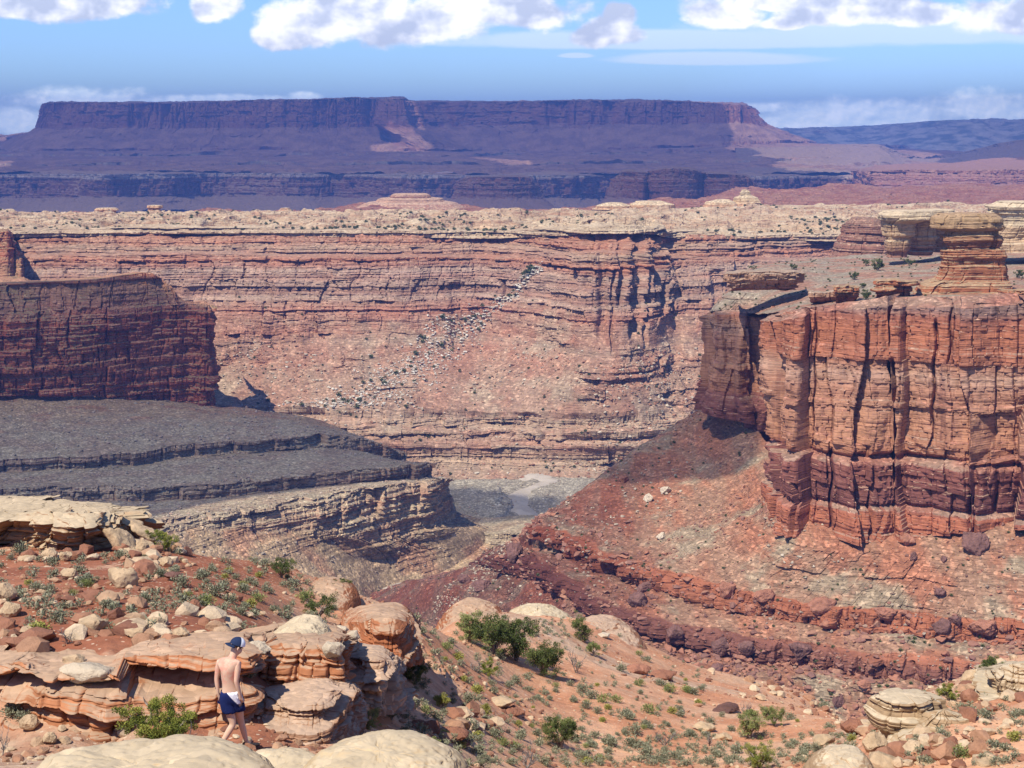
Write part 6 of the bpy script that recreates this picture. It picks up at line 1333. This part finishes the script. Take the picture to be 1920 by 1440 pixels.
per = poly_mesh('person', Vb, Fb, m_skin, None); per.location = base_p; per.scale = (1.03, 1.03, 1.03)
tag(per, 'shirtless person in a cap and navy shorts walking right, seen from behind', 'person')
# shorts: the body's surface from waist to mid thigh, let out a little and flared at the hem
N_ = np.zeros_like(Vb); me_ = per.data; me_.update(); N_ = np.array([v.normal[:] for v in me_.vertices])
def garment(name, zlo, zhi, out, flare, mat, keep, parent):
    cen = np.array([Vb[list(f_)].mean(0) for f_ in Fb]); sel = [i for i, c_ in enumerate(cen) if zlo < c_[2] < zhi and keep(c_)]
    used = sorted({v for i in sel for v in Fb[i]}); mp = {v: k for k, v in enumerate(used)}
    V = Vb[used]+N_[used]*(out+flare*np.clip((zhi-Vb[used][:, 2])/(zhi-zlo), 0, 1))[:, None]
    V[:, 2] = np.clip(V[:, 2], zlo, zhi)
    F = [[mp[v] for v in Fb[i]] for i in sel]; o = poly_mesh(name, V, F, mat, parent); so_ = o.modifiers.new('t', 'SOLIDIFY'); so_.thickness = .006; so_.offset = 1; return o
m_sh, t, b = mat_new('shorts_cloth'); tcd = t.new('ShaderNodeTexCoord').outputs['Object']; xo, yo, zo = t.xyz(tcd)
# a white panel over the right hip, its edge sweeping down to the outer thigh
edge_ = t.m('SUBTRACT', t.m('ADD', xo, t.m('MULTIPLY', t.m('SUBTRACT', zo, .86), .75)), .075)
pan = t.m('MULTIPLY', t.sm(edge_, -.004, .004), t.sm(zo, .80, .815))
c = t.mix(pan, (.010, .018, .085), (.75, .76, .82)); t.put(b.inputs['Base Color'], c)
bp = t.new('ShaderNodeBump'); bp.inputs['Strength'].default_value = .5; bp.inputs['Distance'].default_value = .02; t.put(bp.inputs['Height'], t.noise(tcd, 12, 3)); t.put(b.inputs['Normal'], bp.outputs[0])
garment('shorts', .665, 1.005, .012, .020, m_sh, lambda c_: abs(c_[0]-.0) < .20 and not (c_[0] < -.145 and c_[2] > .80) and not (c_[0] > .128 and c_[1] < .02 and c_[2] > .76), per)
# shoes
def shoe(ank, toe, h, tilt, parent):
    a_, t_ = np.array(ank), np.array(toe); d = t_-a_; L_ = .29; d[2] = 0; d /= np.linalg.norm(d); sd = np.array([-d[1], d[0], 0]); V = []
    prof = [(-.075, .030, .09), (-.05, .040, .115), (0, .043, .11), (.06, .042, .085), (.12, .048, .065), (.17, .046, .055), (.205, .028, .045)]
    for u_, w_, hh in prof:
        c_ = a_+d*u_; z0_ = tilt*u_
        for ang in np.linspace(0, 2*np.pi, 12, endpoint=False):
            V.append([c_[0]+sd[0]*math.cos(ang)*w_, c_[1]+sd[1]*math.cos(ang)*w_, h+z0_+hh/2+math.sin(ang)*hh/2])
    n = len(prof); F = [[r_*12+q, r_*12+(q+1) % 12, (r_+1)*12+(q+1) % 12, (r_+1)*12+q] for r_ in range(n-1) for q in range(12)]+[list(range(12))[::-1], list(range((n-1)*12, n*12))]
    o = poly_mesh('shoe', V, F, plain('dark_shoe', (.035, .028, .03)), parent); s_ = o.modifiers.new('s', 'SUBSURF'); s_.levels = 1; s_.render_levels = 1; return o
shoe((-.165, -.12, 0), (-.055, -.04, 0), .10, -.42, per); shoe((.195, .172, 0), (.335, .25, 0), 0, 0, per)
# cap worn backwards, hair, ears
hc = np.array([.113, .105, 1.705]); fwd = np.array([.83, .42, -.36]); fwd /= np.linalg.norm(fwd); upv = np.array([.25, .12, .95]); upv -= fwd*np.dot(fwd, upv); upv /= np.linalg.norm(upv); sdv = np.cross(fwd, upv)
def head_shell(name, rad, vmax, mat, seg=28, rows_=12, sc=(1.08, .96, 1.0)):
    V, F = [], []
    for r_ in range(rows_+1):
        ph = vmax*r_/rows_
        for q in range(seg):
            th = q/seg*2*np.pi; V.append(hc+fwd*rad*sc[0]*math.sin(ph)*math.cos(th)+sdv*rad*sc[1]*math.sin(ph)*math.sin(th)+upv*rad*sc[2]*math.cos(ph))
    F = [[r_*seg+q, (r_+1)*seg+q, (r_+1)*seg+(q+1) % seg, r_*seg+(q+1) % seg] for r_ in range(rows_) for q in range(seg)]
    return poly_mesh(name, V, F, mat, per)
head_shell('hair', .100, 1.95, plain('dark_hair', (.05, .03, .02)), sc=(.88, .98, 1.0))
m_cp, t, b = mat_new('cap_cloth'); tcd = t.new('ShaderNodeTexCoord').outputs['Object']
fr_ = t.vm('DOT_PRODUCT', t.vm('SUBTRACT', tcd, tuple(hc)), tuple(fwd)); fr_ = t.n[-1].outputs['Value']
t.put(b.inputs['Base Color'], t.mix(t.sm(fr_, .010, .016), (.018, .03, .075), (.72, .75, .80)))
cap_ = head_shell('cap', .112, 1.62, m_cp)
V = []; 
for r_ in range(6):
    for q in range(13):
        th = np.pi+(q/12-.5)*2.0; ex = .118+.075*r_/5*math.cos((q/12-.5)*2.0*1.3)
        p_ = hc+fwd*ex*math.cos(th)+sdv*ex*.98*math.sin(th)-upv*(.012+.022*(r_/5)+.05*((q/12-.5)**2)*r_/5); V.append(p_)
F = [[r_*13+q, r_*13+q+1, (r_+1)*13+q+1, (r_+1)*13+q] for r_ in range(5) for q in range(12)]
br = poly_mesh('brim', V, F, plain('cap_brim_cloth', (.016, .028, .07)), cap_); s_ = br.modifiers.new('t', 'SOLIDIFY'); s_.thickness = .006
for sgn in (-1, 1):
    V = []; ec = hc+sdv*sgn*.094-upv*.045-fwd*.005
    for r_ in range(5):
        for q in range(8):
            th = q/8*2*np.pi; ph = np.pi*(r_+.5)/5; V.append(ec+fwd*.018*math.sin(ph)*math.cos(th)+upv*.032*math.sin(ph)*math.sin(th)+sdv*sgn*.012*math.cos(ph))
    F = [[r_*8+q, r_*8+(q+1) % 8, (r_+1)*8+(q+1) % 8, (r_+1)*8+q] for r_ in range(4) for q in range(8)]
    poly_mesh('ear', V, F, m_skin, per)
for sgn in (-1, 1):
    V = []; ec = hc+fwd*.088+sdv*sgn*.032-upv*.040
    for r_ in range(5):
        for q in range(8):
            th = q/8*2*np.pi; ph = np.pi*(r_+.5)/5; V.append(ec+fwd*.008*math.cos(ph)+upv*.007*math.sin(ph)*math.sin(th)+sdv*.012*math.sin(ph)*math.cos(th))
    F = [[r_*8+q, r_*8+(q+1) % 8, (r_+1)*8+(q+1) % 8, (r_+1)*8+q] for r_ in range(4) for q in range(8)]
    poly_mesh('eye', V, F, plain('eye_dark', (.05, .04, .04), .3), per)
